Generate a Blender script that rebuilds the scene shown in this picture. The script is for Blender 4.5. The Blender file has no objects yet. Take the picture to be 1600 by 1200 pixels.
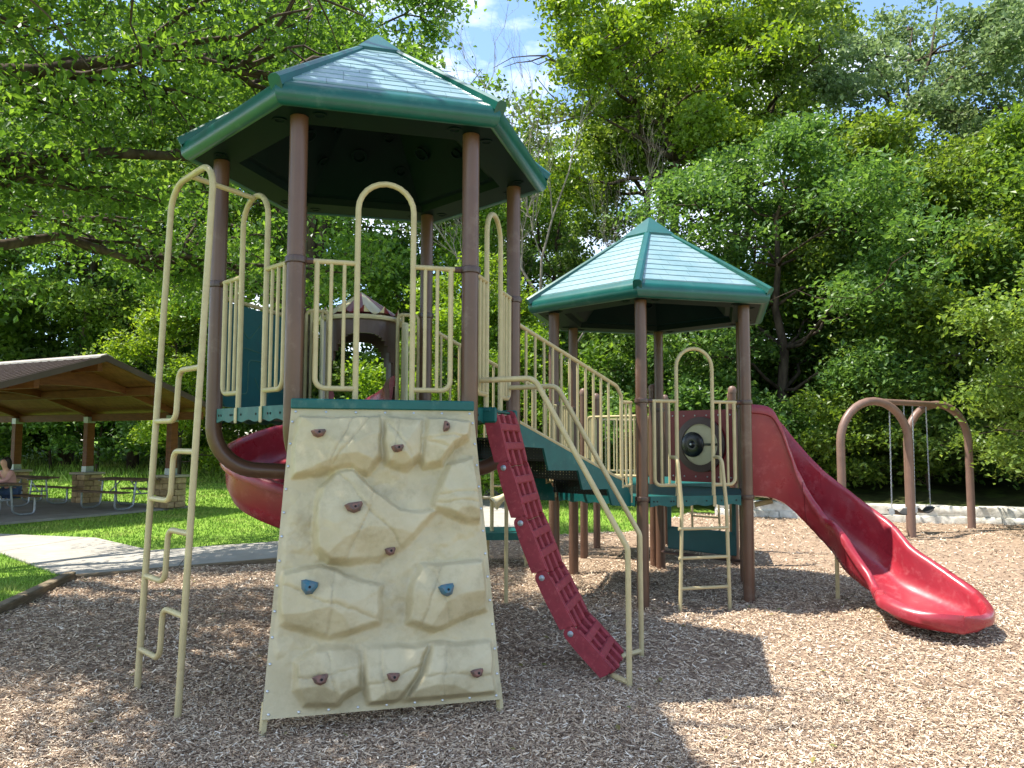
import bpy, math, random
import numpy as np
from mathutils import Vector, Matrix
random.seed(11)
rng = np.random.default_rng(11)
R = math.radians
sc = bpy.context.scene
col = sc.collection

# ---------------------------------------------------------------- camera, sky, sun, exposure
cam_d = bpy.data.cameras.new('camera')
cam = bpy.data.objects.new('camera', cam_d); col.objects.link(cam)
cam_d.sensor_width = 36; cam_d.lens = 27.178; cam_d.clip_end = 2000; cam_d.clip_start = .05
cam.matrix_world = Matrix.Translation((0, 0, 1.7805)) @ Matrix.Rotation(math.pi/2+.0744, 4, 'X') @ Matrix.Rotation(.0026, 4, 'Z')
sc.camera = cam

SUN = Vector((-.457, .01, 1)).normalized()            # towards the sun
elev = math.asin(SUN.z); azim = math.atan2(SUN.x, SUN.y)
world = bpy.data.worlds.new('World'); sc.world = world; world.use_nodes = True
wn = world.node_tree; wn.nodes.clear()
def wnode(t, **k):
    n = wn.nodes.new(t)
    for a, b in k.items(): setattr(n, a, b)
    return n
wout = wnode('ShaderNodeOutputWorld'); wbg = wnode('ShaderNodeBackground')
wsky = wnode('ShaderNodeTexSky', sky_type='NISHITA', sun_disc=False, sun_elevation=elev, sun_rotation=azim)
wsky.air_density = 1.0; wsky.dust_density = .3; wsky.ozone_density = 3.0
wtc = wnode('ShaderNodeTexCoord'); wmap = wnode('ShaderNodeMapping'); wmap.inputs['Scale'].default_value = (1, 1, 2.2)
wns = wnode('ShaderNodeTexNoise'); wns.inputs['Scale'].default_value = 2.3; wns.inputs['Detail'].default_value = 9; wns.inputs['Roughness'].default_value = .58
wrp = wnode('ShaderNodeValToRGB'); wrp.color_ramp.elements[0].position = .50; wrp.color_ramp.elements[1].position = .64
wmix = wnode('ShaderNodeMix', data_type='RGBA'); wmix.inputs[7].default_value = (6.6, 6.8, 7.2, 1)
L = wn.links.new
L(wtc.outputs['Generated'], wmap.inputs[0]); L(wmap.outputs[0], wns.inputs['Vector']); L(wns.outputs[0], wrp.inputs[0])
L(wrp.outputs[0], wmix.inputs[0]); L(wsky.outputs[0], wmix.inputs[6]); L(wmix.outputs[2], wbg.inputs[0]); L(wbg.outputs[0], wout.inputs[0])
wbg.inputs[1].default_value = .14
sun_d = bpy.data.lights.new('sun', 'SUN'); sun_d.energy = 4.4; sun_d.angle = R(.53); sun_d.color = (1, .95, .87)
sun = bpy.data.objects.new('sun', sun_d); col.objects.link(sun)
sun.rotation_euler = SUN.to_track_quat('Z', 'Y').to_euler(); sun.location = (-10, 0, 25)
sc.view_settings.view_transform = 'Standard'; sc.view_settings.look = 'None'
sc.view_settings.exposure = 1.32; sc.view_settings.gamma = 1
sc.render.engine = 'CYCLES'
sc.cycles.use_denoising = True; sc.cycles.max_bounces = 7; sc.cycles.transparent_max_bounces = 12
sc.cycles.sample_clamp_indirect = 6

# ---------------------------------------------------------------- helpers: materials
def S(r, g, b):
    f = lambda c: (c/255/12.92 if c <= 10 else ((c/255+.055)/1.055)**2.4)
    return (f(r), f(g), f(b), 1)
M = {}
def mat(name, c1, c2=None, rough=.5, scale=6, detail=5, bump=0, bscale=None, spec=.4, lo=.35, hi=.65, stretch=None, coat=0, island=0, metallic=0, rough2=None, dirt=None, dirt_scale=2.5, dirt_lo=.52, dirt_hi=.7):
    m = bpy.data.materials.new(name); m.use_nodes = True; M[name] = m
    nt = m.node_tree; N = nt.nodes.new; K = nt.links.new
    b = nt.nodes['Principled BSDF']
    b.inputs['Roughness'].default_value = rough; b.inputs['Specular IOR Level'].default_value = spec
    b.inputs['Metallic'].default_value = metallic
    if coat: b.inputs['Coat Weight'].default_value = coat; b.inputs['Coat Roughness'].default_value = .12
    if c2 is None: c2 = tuple(min(1, x*.8) for x in c1[:3])+(1,)
    tc = N('ShaderNodeTexCoord'); mp = N('ShaderNodeMapping'); K(tc.outputs['Object'], mp.inputs[0])
    if stretch: mp.inputs['Scale'].default_value = stretch
    ns = N('ShaderNodeTexNoise'); ns.inputs['Scale'].default_value = scale; ns.inputs['Detail'].default_value = detail; ns.inputs['Roughness'].default_value = .6
    K(mp.outputs[0], ns.inputs['Vector'])
    rp = N('ShaderNodeMapRange'); rp.inputs[1].default_value = lo; rp.inputs[2].default_value = hi; K(ns.outputs[0], rp.inputs[0])
    mx = N('ShaderNodeMix'); mx.data_type = 'RGBA'; mx.inputs[6].default_value = c1; mx.inputs[7].default_value = c2
    K(rp.outputs[0], mx.inputs[0]); out = mx.outputs[2]
    if island:
        ge = N('ShaderNodeNewGeometry'); hs = N('ShaderNodeHueSaturation'); mr = N('ShaderNodeMapRange')
        mr.inputs[3].default_value = 1-island; mr.inputs[4].default_value = 1+island
        oi = N('ShaderNodeObjectInfo'); ad = N('ShaderNodeMath'); ad.operation = 'ADD'; fr = N('ShaderNodeMath'); fr.operation = 'FRACT'
        K(ge.outputs['Random Per Island'], ad.inputs[0]); K(oi.outputs['Random'], ad.inputs[1]); K(ad.outputs[0], fr.inputs[0])
        K(fr.outputs[0], mr.inputs[0]); K(mr.outputs[0], hs.inputs['Value']); K(out, hs.inputs['Color']); out = hs.outputs[0]
    if dirt:
        n2 = N('ShaderNodeTexNoise'); n2.inputs['Scale'].default_value = dirt_scale; n2.inputs['Detail'].default_value = 7; n2.inputs['Roughness'].default_value = .7
        K(tc.outputs['Object'], n2.inputs['Vector']); r2 = N('ShaderNodeMapRange'); r2.inputs[1].default_value = dirt_lo; r2.inputs[2].default_value = dirt_hi
        K(n2.outputs[0], r2.inputs[0]); m2 = N('ShaderNodeMix'); m2.data_type = 'RGBA'; m2.inputs[7].default_value = dirt
        K(r2.outputs[0], m2.inputs[0]); K(out, m2.inputs[6]); out = m2.outputs[2]
    K(out, b.inputs['Base Color'])
    if rough2 is not None:
        rr = N('ShaderNodeMapRange'); rr.inputs[3].default_value = rough; rr.inputs[4].default_value = rough2; K(rp.outputs[0], rr.inputs[0]); K(rr.outputs[0], b.inputs['Roughness'])
    if bump:
        nb = N('ShaderNodeTexNoise'); nb.inputs['Scale'].default_value = bscale or scale*4; nb.inputs['Detail'].default_value = 6; K(mp.outputs[0], nb.inputs['Vector'])
        bp = N('ShaderNodeBump'); bp.inputs['Strength'].default_value = bump; bp.inputs['Distance'].default_value = .01
        K(nb.outputs[0], bp.inputs['Height']); K(bp.outputs[0], b.inputs['Normal'])
    return m
def leaf_mat(name, c1, c2, c3, trans=.38, rough=.42):
    m = bpy.data.materials.new(name); m.use_nodes = True; M[name] = m
    nt = m.node_tree; N = nt.nodes.new; K = nt.links.new
    b = nt.nodes['Principled BSDF']; o = nt.nodes['Material Output']
    b.inputs['Roughness'].default_value = rough; b.inputs['Specular IOR Level'].default_value = .35
    ge = N('ShaderNodeNewGeometry'); rp = N('ShaderNodeValToRGB')
    e = rp.color_ramp.elements; e[0].color = c1; e[1].color = c3; e[0].position = .05; e[1].position = .97
    k = e.new(.55); k.color = c2
    K(ge.outputs['Random Per Island'], rp.inputs[0])
    oi = N('ShaderNodeObjectInfo'); hs = N('ShaderNodeHueSaturation'); mr = N('ShaderNodeMapRange')
    mr.inputs[3].default_value = .485; mr.inputs[4].default_value = .512; K(oi.outputs['Random'], mr.inputs[0]); K(mr.outputs[0], hs.inputs['Hue'])
    K(rp.outputs[0], hs.inputs['Color']); K(hs.outputs[0], b.inputs['Base Color'])
    t = N('ShaderNodeBsdfTranslucent'); hs2 = N('ShaderNodeHueSaturation'); hs2.inputs['Hue'].default_value = .485; hs2.inputs['Saturation'].default_value = 1.1; hs2.inputs['Value'].default_value = 1.7
    K(hs.outputs[0], hs2.inputs['Color']); K(hs2.outputs[0], t.inputs[0])
    mx = N('ShaderNodeMixShader'); mx.inputs[0].default_value = trans
    K(b.outputs[0], mx.inputs[1]); K(t.outputs[0], mx.inputs[2]); K(mx.outputs[0], o.inputs[0])
    return m

mat('brown_post', S(97, 69, 53), S(87, 61, 47), rough=.34, scale=3, spec=.5, bump=.03, bscale=120, dirt=S(128, 108, 92), dirt_lo=.58, dirt_hi=.8)
mat('tan_pipe', S(186, 172, 130), S(174, 159, 118), rough=.42, scale=9, spec=.4, bump=.08, bscale=160, dirt=S(158, 138, 100), dirt_lo=.6, dirt_hi=.85, dirt_scale=6)
mat('clamp_brown', S(78, 57, 49), S(68, 50, 43), rough=.3, spec=.5)
mat('roof_green_sheen', S(120, 148, 152), S(106, 138, 142), rough=.30, scale=5, spec=.8, bump=.06, bscale=40, rough2=.42, dirt=S(140, 158, 160), dirt_lo=.48, dirt_hi=.85, dirt_scale=2, island=.06)  # teal plastic with its pale sky sheen put into the base colour
mat('trim_green', S(5, 84, 75), S(4, 74, 66), rough=.3, scale=4, spec=.55, bump=.03, bscale=60, dirt=S(70, 108, 98), dirt_lo=.56, dirt_hi=.85, dirt_scale=6)
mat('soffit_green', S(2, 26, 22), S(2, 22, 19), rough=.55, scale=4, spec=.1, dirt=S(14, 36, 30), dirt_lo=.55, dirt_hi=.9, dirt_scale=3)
mat('deck_green', S(8, 88, 84), S(6, 76, 74), rough=.45, scale=6, spec=.4, bump=.05, bscale=200, dirt=S(86, 118, 106), dirt_lo=.56, dirt_hi=.85, dirt_scale=9)
mat('panel_teal', S(8, 84, 88), S(6, 76, 80), rough=.4, scale=4, spec=.4)
mat('groove_teal', S(60, 104, 92), rough=.6)
mat('slide_red', S(150, 42, 52), S(134, 34, 46), rough=.22, scale=3, spec=.55, rough2=.42, bump=.03, bscale=14, dirt=S(168, 84, 88), dirt_lo=.52, dirt_hi=.8, dirt_scale=9)
mat('panel_red', S(128, 18, 30), S(116, 16, 26), rough=.35, scale=3, spec=.5)
mat('tread_red', S(146, 52, 62), S(130, 45, 55), rough=.55, scale=14, spec=.35, bump=.12, bscale=90, dirt=S(176, 92, 92), dirt_lo=.55, dirt_hi=.8, dirt_scale=26)
mat('wall_tan', S(190, 178, 144), S(176, 163, 128), rough=.5, scale=3.5, detail=8, spec=.4, bump=.6, bscale=17, dirt=S(150, 138, 106), dirt_lo=.50, dirt_hi=.78, dirt_scale=4)
mat('hold_grey', S(84, 74, 70), S(136, 96, 84), rough=.6, scale=30, bump=.3, bscale=80)
mat('hold_blue', S(40, 104, 122), S(96, 106, 112), rough=.6, scale=24, bump=.3, bscale=80)
mat('steel', S(196, 198, 200), S(170, 172, 174), rough=.3, scale=30, metallic=.9, spec=.5)
mat('galvanised', S(168, 174, 178), S(148, 154, 160), rough=.42, scale=20, metallic=.55)
mat('dark_hole', S(20, 20, 20), rough=.8)
mat('black_plastic', S(22, 22, 24), S(30, 30, 32), rough=.25, spec=.5)
mat('tan_plastic', S(206, 196, 158), S(196, 184, 146), rough=.4)
mat('maroon_plastic', S(112, 26, 38), S(100, 22, 34), rough=.4)
mat('brown_plastic', S(92, 72, 64), S(82, 64, 57), rough=.4)
mat('swing_brown', S(122, 96, 83), S(110, 86, 74), rough=.42, scale=5, spec=.4, dirt=S(120, 96, 84), dirt_lo=.55, dirt_hi=.85)
mat('rubber_black', S(40, 40, 42), rough=.5)
mat('lawn', S(120, 148, 56), S(90, 122, 42), rough=.9, scale=1.2, detail=8, spec=.1, dirt=S(128, 138, 66), dirt_lo=.55, dirt_hi=.8, dirt_scale=.5)
mat('grass_blade', S(134, 164, 62), S(106, 142, 48), rough=.6, scale=.7, spec=.2, island=.35, dirt=S(178, 178, 96), dirt_lo=.48, dirt_hi=.7, dirt_scale=.7)
mat('mulch', S(156, 136, 115), S(114, 96, 80), rough=.95, scale=26, detail=9, spec=.1, bump=1.0, bscale=70, dirt=S(168, 142, 116), dirt_lo=.5, dirt_hi=.7, dirt_scale=60)
mat('concrete', S(160, 155, 145), S(144, 139, 129), rough=.9, scale=2.2, detail=9, spec=.15, bump=.15, bscale=80, dirt=S(150, 144, 130), dirt_lo=.55, dirt_hi=.8, dirt_scale=1.3)
mat('joint_dark', S(92, 86, 76), rough=.95)
mat('timber_edge', S(132, 118, 96), S(98, 86, 68), rough=.85, scale=5, stretch=(1, 1, 8), spec=.15, bump=.5, bscale=30, island=.08)
mat('limestone', S(214, 210, 200), S(176, 170, 156), rough=.85, scale=5, detail=9, spec=.2, bump=.8, bscale=14, island=.07, dirt=S(120, 116, 104), dirt_lo=.6, dirt_hi=.8)
mat('pier_stone', S(186, 160, 120), S(150, 126, 94), rough=.85, scale=8, spec=.2, bump=.5, bscale=30, island=.2)
mat('pier_cap', S(176, 166, 146), S(160, 150, 132), rough=.85, spec=.2)
mat('glulam', S(118, 70, 42), S(96, 54, 32), rough=.55, scale=4, stretch=(1, 1, 5), spec=.3)
mat('roof_board', S(132, 90, 54), S(108, 70, 40), rough=.6, scale=3, stretch=(6, 1, 1), spec=.25, island=.1)
mat('metal_roof', S(84, 66, 60), S(72, 56, 51), rough=.35, scale=2, spec=.5)
mat('seam_metal', S(116, 100, 92), rough=.35)
mat('metal_trim', S(170, 160, 148), rough=.4)
mat('picnic_wood', S(128, 106, 84), S(98, 80, 64), rough=.8, scale=6, stretch=(1, 6, 6), spec=.2, island=.12)
mat('bark', S(92, 80, 68), S(54, 46, 40), rough=.95, scale=7, detail=8, spec=.1, bump=.9, bscale=22, stretch=(1, 1, .35))
mat('dead_bark', S(150, 140, 126), S(110, 102, 92), rough=.95, scale=9, spec=.1)
mat('forest_floor', S(70, 74, 42), S(46, 50, 30), rough=1, scale=1.5, spec=.05, dirt=S(92, 112, 48), dirt_lo=.5, dirt_hi=.7, dirt_scale=.8)
mat('skin', S(208, 160, 134), rough=.55)
mat('shirt_pink', S(220, 168, 158), S(206, 152, 142), rough=.8)
mat('jeans', S(72, 92, 126), S(58, 76, 108), rough=.85)
mat('hair_dark', S(34, 26, 24), rough=.5)
# wood chips: each chip its own tone
m = mat('wood_chip', S(170, 138, 110), rough=.9, spec=.12)
nt = m.node_tree; ge = nt.nodes.new('ShaderNodeNewGeometry'); rp = nt.nodes.new('ShaderNodeValToRGB')
el = rp.color_ramp.elements; el[0].color = S(118, 98, 82); el[1].color = S(240, 228, 208)
for ps, c in ((.25, S(156, 135, 115)), (.5, S(184, 162, 137)), (.75, S(201, 180, 153)), (.9, S(222, 204, 178))): e = el.new(ps); e.color = c
nt.links.new(ge.outputs['Random Per Island'], rp.inputs[0]); nt.links.new(rp.outputs[0], nt.nodes['Principled BSDF'].inputs['Base Color'])
# perforated dark metal of the stair treads: round holes cut by transparency
m = mat('perforated', S(16, 20, 20), rough=.5)
nt = m.node_tree; N = nt.nodes.new; K = nt.links.new
tc = N('ShaderNodeTexCoord'); vo = N('ShaderNodeTexVoronoi'); vo.inputs['Scale'].default_value = 34; vo.inputs['Randomness'].default_value = 0
K(tc.outputs['Object'], vo.inputs['Vector']); ls = N('ShaderNodeMath'); ls.operation = 'LESS_THAN'; ls.inputs[1].default_value = .30; K(vo.outputs['Distance'], ls.inputs[0])
tr = N('ShaderNodeBsdfTransparent'); mx = N('ShaderNodeMixShader'); K(ls.outputs[0], mx.inputs[0]); K(nt.nodes['Principled BSDF'].outputs[0], mx.inputs[1]); K(tr.outputs[0], mx.inputs[2]); K(mx.outputs[0], nt.nodes['Material Output'].inputs[0])
leaf_mat('leaf_maple', (.055, .112, .018, 1), (.105, .185, .028, 1), (.175, .275, .045, 1), trans=.46)
leaf_mat('leaf_dark', (.048, .105, .022, 1), (.092, .172, .032, 1), (.16, .26, .056, 1), trans=.4)
leaf_mat('leaf_mid', (.072, .14, .024, 1), (.13, .22, .036, 1), (.205, .31, .062, 1), trans=.46)
leaf_mat('leaf_yellow', (.09, .16, .018, 1), (.15, .245, .028, 1), (.23, .33, .05, 1), trans=.46)
leaf_mat('leaf_dry', (.16, .14, .05, 1), (.22, .2, .06, 1), (.12, .18, .04, 1), trans=.2)
leaf_mat('leaf_grey', (.09, .135, .05, 1), (.15, .21, .08, 1), (.24, .31, .14, 1), trans=.38)

# ---------------------------------------------------------------- helpers: objects
ORG = {}
def tag(o, label=None, cat=None, group=None, kind=None):
    if label: o['label'] = label
    if cat: o['category'] = cat
    if group: o['group'] = group
    if kind: o['kind'] = kind
    return o
def thing(name, label, cat, loc=(0, 0, 0), group=None):
    o = bpy.data.objects.new(name, None); col.objects.link(o); o.empty_display_size = .2
    o.location = loc; ORG[o.name] = np.array(loc, float)
    return tag(o, label, cat, group)
def link_mesh(name, me, m, parent=None):
    o = bpy.data.objects.new(name, me); col.objects.link(o)
    if m is not None and len(me.materials) == 0: me.materials.append(M[m] if isinstance(m, str) else m)
    if parent is not None: o.parent = parent; ORG[o.name] = ORG[parent.name]
    else: ORG[o.name] = np.zeros(3)
    return o
def np_mesh(name, V, F, smooth=False):
    V = np.asarray(V, np.float32); F = np.asarray(F, np.int32); k = F.shape[1]
    me = bpy.data.meshes.new(name)
    me.vertices.add(len(V)); me.vertices.foreach_set('co', V.ravel())
    me.loops.add(F.size); me.loops.foreach_set('vertex_index', F.ravel())
    me.polygons.add(len(F)); me.polygons.foreach_set('loop_start', np.arange(0, F.size, k, dtype=np.int32))
    me.polygons.foreach_set('use_smooth', np.full(len(F), smooth))
    me.update(calc_edges=True); return me
def nrm(v): v = np.asarray(v, float); return v/(np.linalg.norm(v)+1e-12)
def fillet(pts, rad, n=5):
    P = [np.array(p, float) for p in pts]; out = [P[0]]
    for i in range(1, len(P)-1):
        a, b, c = P[i-1], P[i], P[i+1]; u, v = nrm(a-b), nrm(c-b)
        ang = math.acos(max(-1, min(1, float(u@v))))
        if ang > math.pi-.03: out.append(b); continue
        d = min(rad/math.tan(ang/2), .48*np.linalg.norm(a-b), .48*np.linalg.norm(c-b)); r = d*math.tan(ang/2)
        bis = nrm(u+v); cen = b+bis*r/math.sin(ang/2); p0, p1 = b+u*d-cen, b+v*d-cen
        w = math.acos(max(-1, min(1, float(nrm(p0)@nrm(p1)))))
        for k in range(n+1):
            s = k/n; out.append(cen+(math.sin((1-s)*w)*p0+math.sin(s*w)*p1)/math.sin(w))
    out.append(P[-1]); return out
class MB:
    def __init__(s): s.v = []; s.f = []
    def add(s, V, F):
        o = len(s.v); s.v += [tuple(map(float, p)) for p in V]; s.f += [tuple(i+o for i in f) for f in F]; return s
    def box(s, c, d, ch=.006, rot=None):
        hx, hy, hz = [x/2 for x in d]; ch = min(ch, .45*min(d)); V = []; idx = {}
        for sx in (-1, 1):
            for sy in (-1, 1):
                for sz in (-1, 1):
                    for ax in range(3):
                        p = [sx*(hx-ch*(ax != 0)), sy*(hy-ch*(ax != 1)), sz*(hz-ch*(ax != 2))]; idx[sx, sy, sz, ax] = len(V); V.append(p)
        F = []
        for ax in range(3):
            a, b = [q for q in range(3) if q != ax]
            for sg in (-1, 1):
                q = []
                for u, w in ((-1, -1), (1, -1), (1, 1), (-1, 1)):
                    k = [0]*3; k[ax] = sg; k[a] = u; k[b] = w; q.append(idx[k[0], k[1], k[2], ax])
                if (sg < 0) != (ax == 1): q.reverse()
                F.append(q)
            for u in (-1, 1):
                for w in (-1, 1):
                    k0 = [0]*3; k0[a] = u; k0[b] = w; e = []
                    for sg in (-1, 1):
                        k = list(k0); k[ax] = sg; e.append((idx[k[0], k[1], k[2], a], idx[k[0], k[1], k[2], b]))
                    F.append([e[0][0], e[1][0], e[1][1], e[0][1]])
        for sx in (-1, 1):
            for sy in (-1, 1):
                for sz in (-1, 1): F.append([idx[sx, sy, sz, k] for k in range(3)])
        V = np.array(V)
        if rot is not None: V = V@np.array(rot).T
        return s.add(V+np.array(c, float), F)
    def tube(s, pts, r, seg=10, caps=True):
        P = np.array(pts, float); n = len(P); rr = np.full(n, r) if np.isscalar(r) else np.array(r, float)
        T = np.zeros_like(P); T[1:-1] = P[2:]-P[:-2]; T[0] = P[1]-P[0]; T[-1] = P[-1]-P[-2]
        T /= np.linalg.norm(T, axis=1)[:, None]+1e-12
        a = np.array([0, 0, 1.]) if abs(T[0][2]) < .9 else np.array([1., 0, 0]); u = nrm(np.cross(T[0], a)); V = []
        for i in range(n):
            u = nrm(u-(u@T[i])*T[i]); w = np.cross(T[i], u)
            for k in range(seg):
                t = 2*math.pi*k/seg; V.append(P[i]+rr[i]*(math.cos(t)*u+math.sin(t)*w))
        F = [(i*seg+k, i*seg+(k+1) % seg, (i+1)*seg+(k+1) % seg, (i+1)*seg+k) for i in range(n-1) for k in range(seg)]
        if caps: F += [tuple(range(seg))[::-1], tuple((n-1)*seg+k for k in range(seg))]
        return s.add(V, F)
    def lathe(s, prof, c=(0, 0, 0), seg=16, axis=None, closed=False):
        V = []; n = len(prof)
        for r, z in prof:
            for k in range(seg): t = 2*math.pi*k/seg; V.append((r*math.cos(t), r*math.sin(t), z))
        F = [(i*seg+k, i*seg+(k+1) % seg, (i+1)*seg+(k+1) % seg, (i+1)*seg+k) for i in range(n-1) for k in range(seg)]
        if not closed: F += [tuple(range(seg))[::-1], tuple((n-1)*seg+k for k in range(seg))]
        V = np.array(V)
        if axis is not None:
            q = Vector((0, 0, 1)).rotation_difference(Vector(axis)).to_matrix(); V = V@np.array(q).T
        return s.add(V+np.array(c, float), F)
    def prism(s, poly, ax_u, ax_v, ax_n, c, d):
        u, v, n, c = (np.array(q, float) for q in (ax_u, ax_v, ax_n, c)); k = len(poly)
        V = [c+p[0]*u+p[1]*v-n*d/2 for p in poly]+[c+p[0]*u+p[1]*v+n*d/2 for p in poly]
        F = [tuple(range(k))[::-1], tuple(range(k, 2*k))]+[(i, (i+1) % k, k+(i+1) % k, k+i) for i in range(k)]
        return s.add(V, F)
    def loft(s, rings, caps=True):
        n = len(rings); k = len(rings[0]); V = [p for r in rings for p in r]
        F = [(i*k+j, i*k+(j+1) % k, (i+1)*k+(j+1) % k, (i+1)*k+j) for i in range(n-1) for j in range(k)]
        if caps: F += [tuple(range(k))[::-1], tuple((n-1)*k+j for j in range(k))]
        return s.add(V, F)
    def build(s, name, m, parent=None, smooth=35, origin=None):
        o = ORG[parent.name] if parent is not None else np.zeros(3)
        me = bpy.data.meshes.new(name); V = np.array(s.v)-(o if origin is None else np.array(origin))
        me.from_pydata([tuple(p) for p in V], [], s.f); me.update()
        if smooth:
            me.polygons.foreach_set('use_smooth', [True]*len(me.polygons)); me.set_sharp_from_angle(angle=R(smooth))
        ob = fixn(link_mesh(name, me, m, parent))
        if origin is not None and parent is None: ob.location = origin
        elif origin is not None: ob.location = np.array(origin)-o
        return ob
def fixn(o):                                   # consistent outward normals
    import bmesh
    bm = bmesh.new(); bm.from_mesh(o.data); bmesh.ops.recalc_face_normals(bm, faces=bm.faces); bm.to_mesh(o.data); bm.free(); return o
def inst(name, me, parent, loc, rot=None, scale=None, m=None):   # a further object on shared mesh data, loc in world
    o = bpy.data.objects.new(name, me); col.objects.link(o)
    o.parent = parent; ORG[o.name] = ORG[parent.name] if parent is not None else np.zeros(3)
    o.location = np.array(loc, float)-(ORG[parent.name] if parent is not None else 0)
    if rot is not None:
        if isinstance(rot, Matrix): o.rotation_euler = rot.to_euler()
        else: o.rotation_euler = rot
    if scale is not None: o.scale = scale if hasattr(scale, '__len__') else (scale,)*3
    return o
def copy_tree(o, parent=None):
    c = o.copy(); col.objects.link(c); c.parent = parent
    for ch in list(o.children): copy_tree(ch, c)
    return c
# ---------------------------------------------------------------- ground
def hills(x, y):
    """gentle bank behind the lawn on the left and under the woods"""
    d = np.clip((y-30)/25, 0, 1)
    return 1.6*d*d*(3-2*d)
def sheet(name, m, xs, ys, zf):
    X, Y = np.meshgrid(xs, ys); Z = zf(X, Y); nx, ny = len(xs), len(ys)
    i = np.arange(ny-1)[:, None]*nx+np.arange(nx-1)[None]; F = np.stack([i, i+1, i+nx+1, i+nx], -1).reshape(-1, 4)
    o = link_mesh(name, np_mesh(name, np.stack([X, Y, Z], -1).reshape(-1, 3), F, True), m); return tag(o, kind='structure')
ax_x = np.unique(np.concatenate([np.linspace(-500, -60, 10), np.linspace(-60, 60, 81), np.linspace(60, 500, 10)]))
ax_y = np.unique(np.concatenate([np.linspace(-300, -20, 8), np.linspace(-20, 80, 81), np.linspace(80, 600, 10)]))
sheet('lawn', 'lawn', ax_x, ax_y, hills)
def poly_sheet(name, m, poly, z, kind='structure'):
    me = bpy.data.meshes.new(name); me.from_pydata([(x, y, z) for x, y in poly], [], [tuple(range(len(poly)))]); me.update()
    return tag(link_mesh(name, me, m), kind=kind)
MULCH = [(-3.3, 11.3), (-1.6, 12.9), (0, 14.5), (1.5, 14.8), (2.3, 15.1), (3.3, 17.2), (4.4, 19.3), (5.5, 18.45), (7.3, 17.6), (9.05, 16.95), (11.2, 16.3), (15, 15.4), (15, -6), (-4.2, -6), (-4.6, 5), (-5.1, 7.9), (-5.5, 9.82)]
def inside(P, poly):
    x, y = P[:, 0], P[:, 1]; r = np.zeros(len(P), bool); n = len(poly)
    for i in range(n):
        (x1, y1), (x2, y2) = poly[i], poly[(i+1) % n]
        c = ((y1 > y) != (y2 > y)) & (x < (x2-x1)*(y-y1)/(y2-y1+1e-12)+x1); r ^= c
    return r
def lump(x, y):
    z = .05+.014*np.sin(x*1.9+1)*np.sin(y*1.6)+.010*np.sin(x*4.3+.5*y)*np.sin(y*3.7-x)+.006*np.sin(x*9.1+2)*np.sin(y*8.3)
    for hx, hy, hr, hd in ((3.97, 6.55, .45, .045), (1.0, 6.0, .35, .03), (-2.3, 5.1, .35, .025), (2.05, 8.1, .4, .035), (-.8, 4.5, .6, .025), (7.4, 14.6, .7, .04), (8.2, 15.1, .6, .04)): z = z-hd*np.exp(-((x-hx)**2+(y-hy)**2)/hr**2)
    return np.maximum(z, .012)
gs = .14; gx, gy = np.arange(-6, 15.01, gs), np.arange(-6, 19.6, gs); GX, GY = np.meshgrid(gx, gy); nx_ = len(gx)
cen = np.stack([(GX[:-1, :-1]+gs/2).ravel(), (GY[:-1, :-1]+gs/2).ravel()], 1); ok = inside(cen, MULCH); i0 = (np.arange(len(gy)-1)[:, None]*nx_+np.arange(nx_-1)[None]).ravel()[ok]
used, inv = np.unique(np.stack([i0, i0+1, i0+nx_+1, i0+nx_], 1), return_inverse=True)
tag(link_mesh('mulch_bed', np_mesh('mulch_bed', np.stack([GX.ravel()[used], GY.ravel()[used], lump(GX, GY).ravel()[used]], 1), inv.reshape(-1, 4), True), 'mulch'), kind='structure')
PATH_A = [(-5.55, 9.98), (-3.42, 11.32), (-1.7, 12.95), (-.45, 14.4), (.2, 16), (.6, 18.5), (.6, 29), (-.9, 29), (-.95, 18.7), (-2.0, 16.1), (-4.13, 13.74), (-5.81, 12.6), (-7.55, 14.2), (-9.64, 14.74), (-13, 15.6), (-15.2, 13.6), (-8.02, 12.28)]
slab = MB(); slab.prism(PATH_A, (1, 0, 0), (0, 1, 0), (0, 0, 1), (0, 0, -.05), .15)
pa = tag(slab.build('path', 'concrete', smooth=0), kind='structure')
for (ax_, ay_), (bx_, by_) in (((-4.55, 10.6), (-5.25, 12.95)), ((-3.0, 11.75), (-4.2, 13.6)), ((-1.75, 12.95), (-3.1, 14.85)), ((-.65, 14.2), (-2.05, 16.0)), ((-6.6, 11.05), (-6.3, 13.0)), ((-8.1, 12.4), (-7.7, 14.2)), ((-10.2, 12.85), (-9.7, 14.7))):
    d_ = nrm(np.array([bx_-ax_, by_-ay_])); n_ = np.array([-d_[1], d_[0]])*.007; A_, B_ = np.array([ax_, ay_]), np.array([bx_, by_])
    me = bpy.data.meshes.new('path_joint'); me.from_pydata([(*q, .0285) for q in (A_-n_, A_+n_, B_+n_, B_-n_)], [], [(0, 1, 2, 3)]); me.update(); link_mesh('path_joint', me, 'joint_dark', pa)

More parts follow.
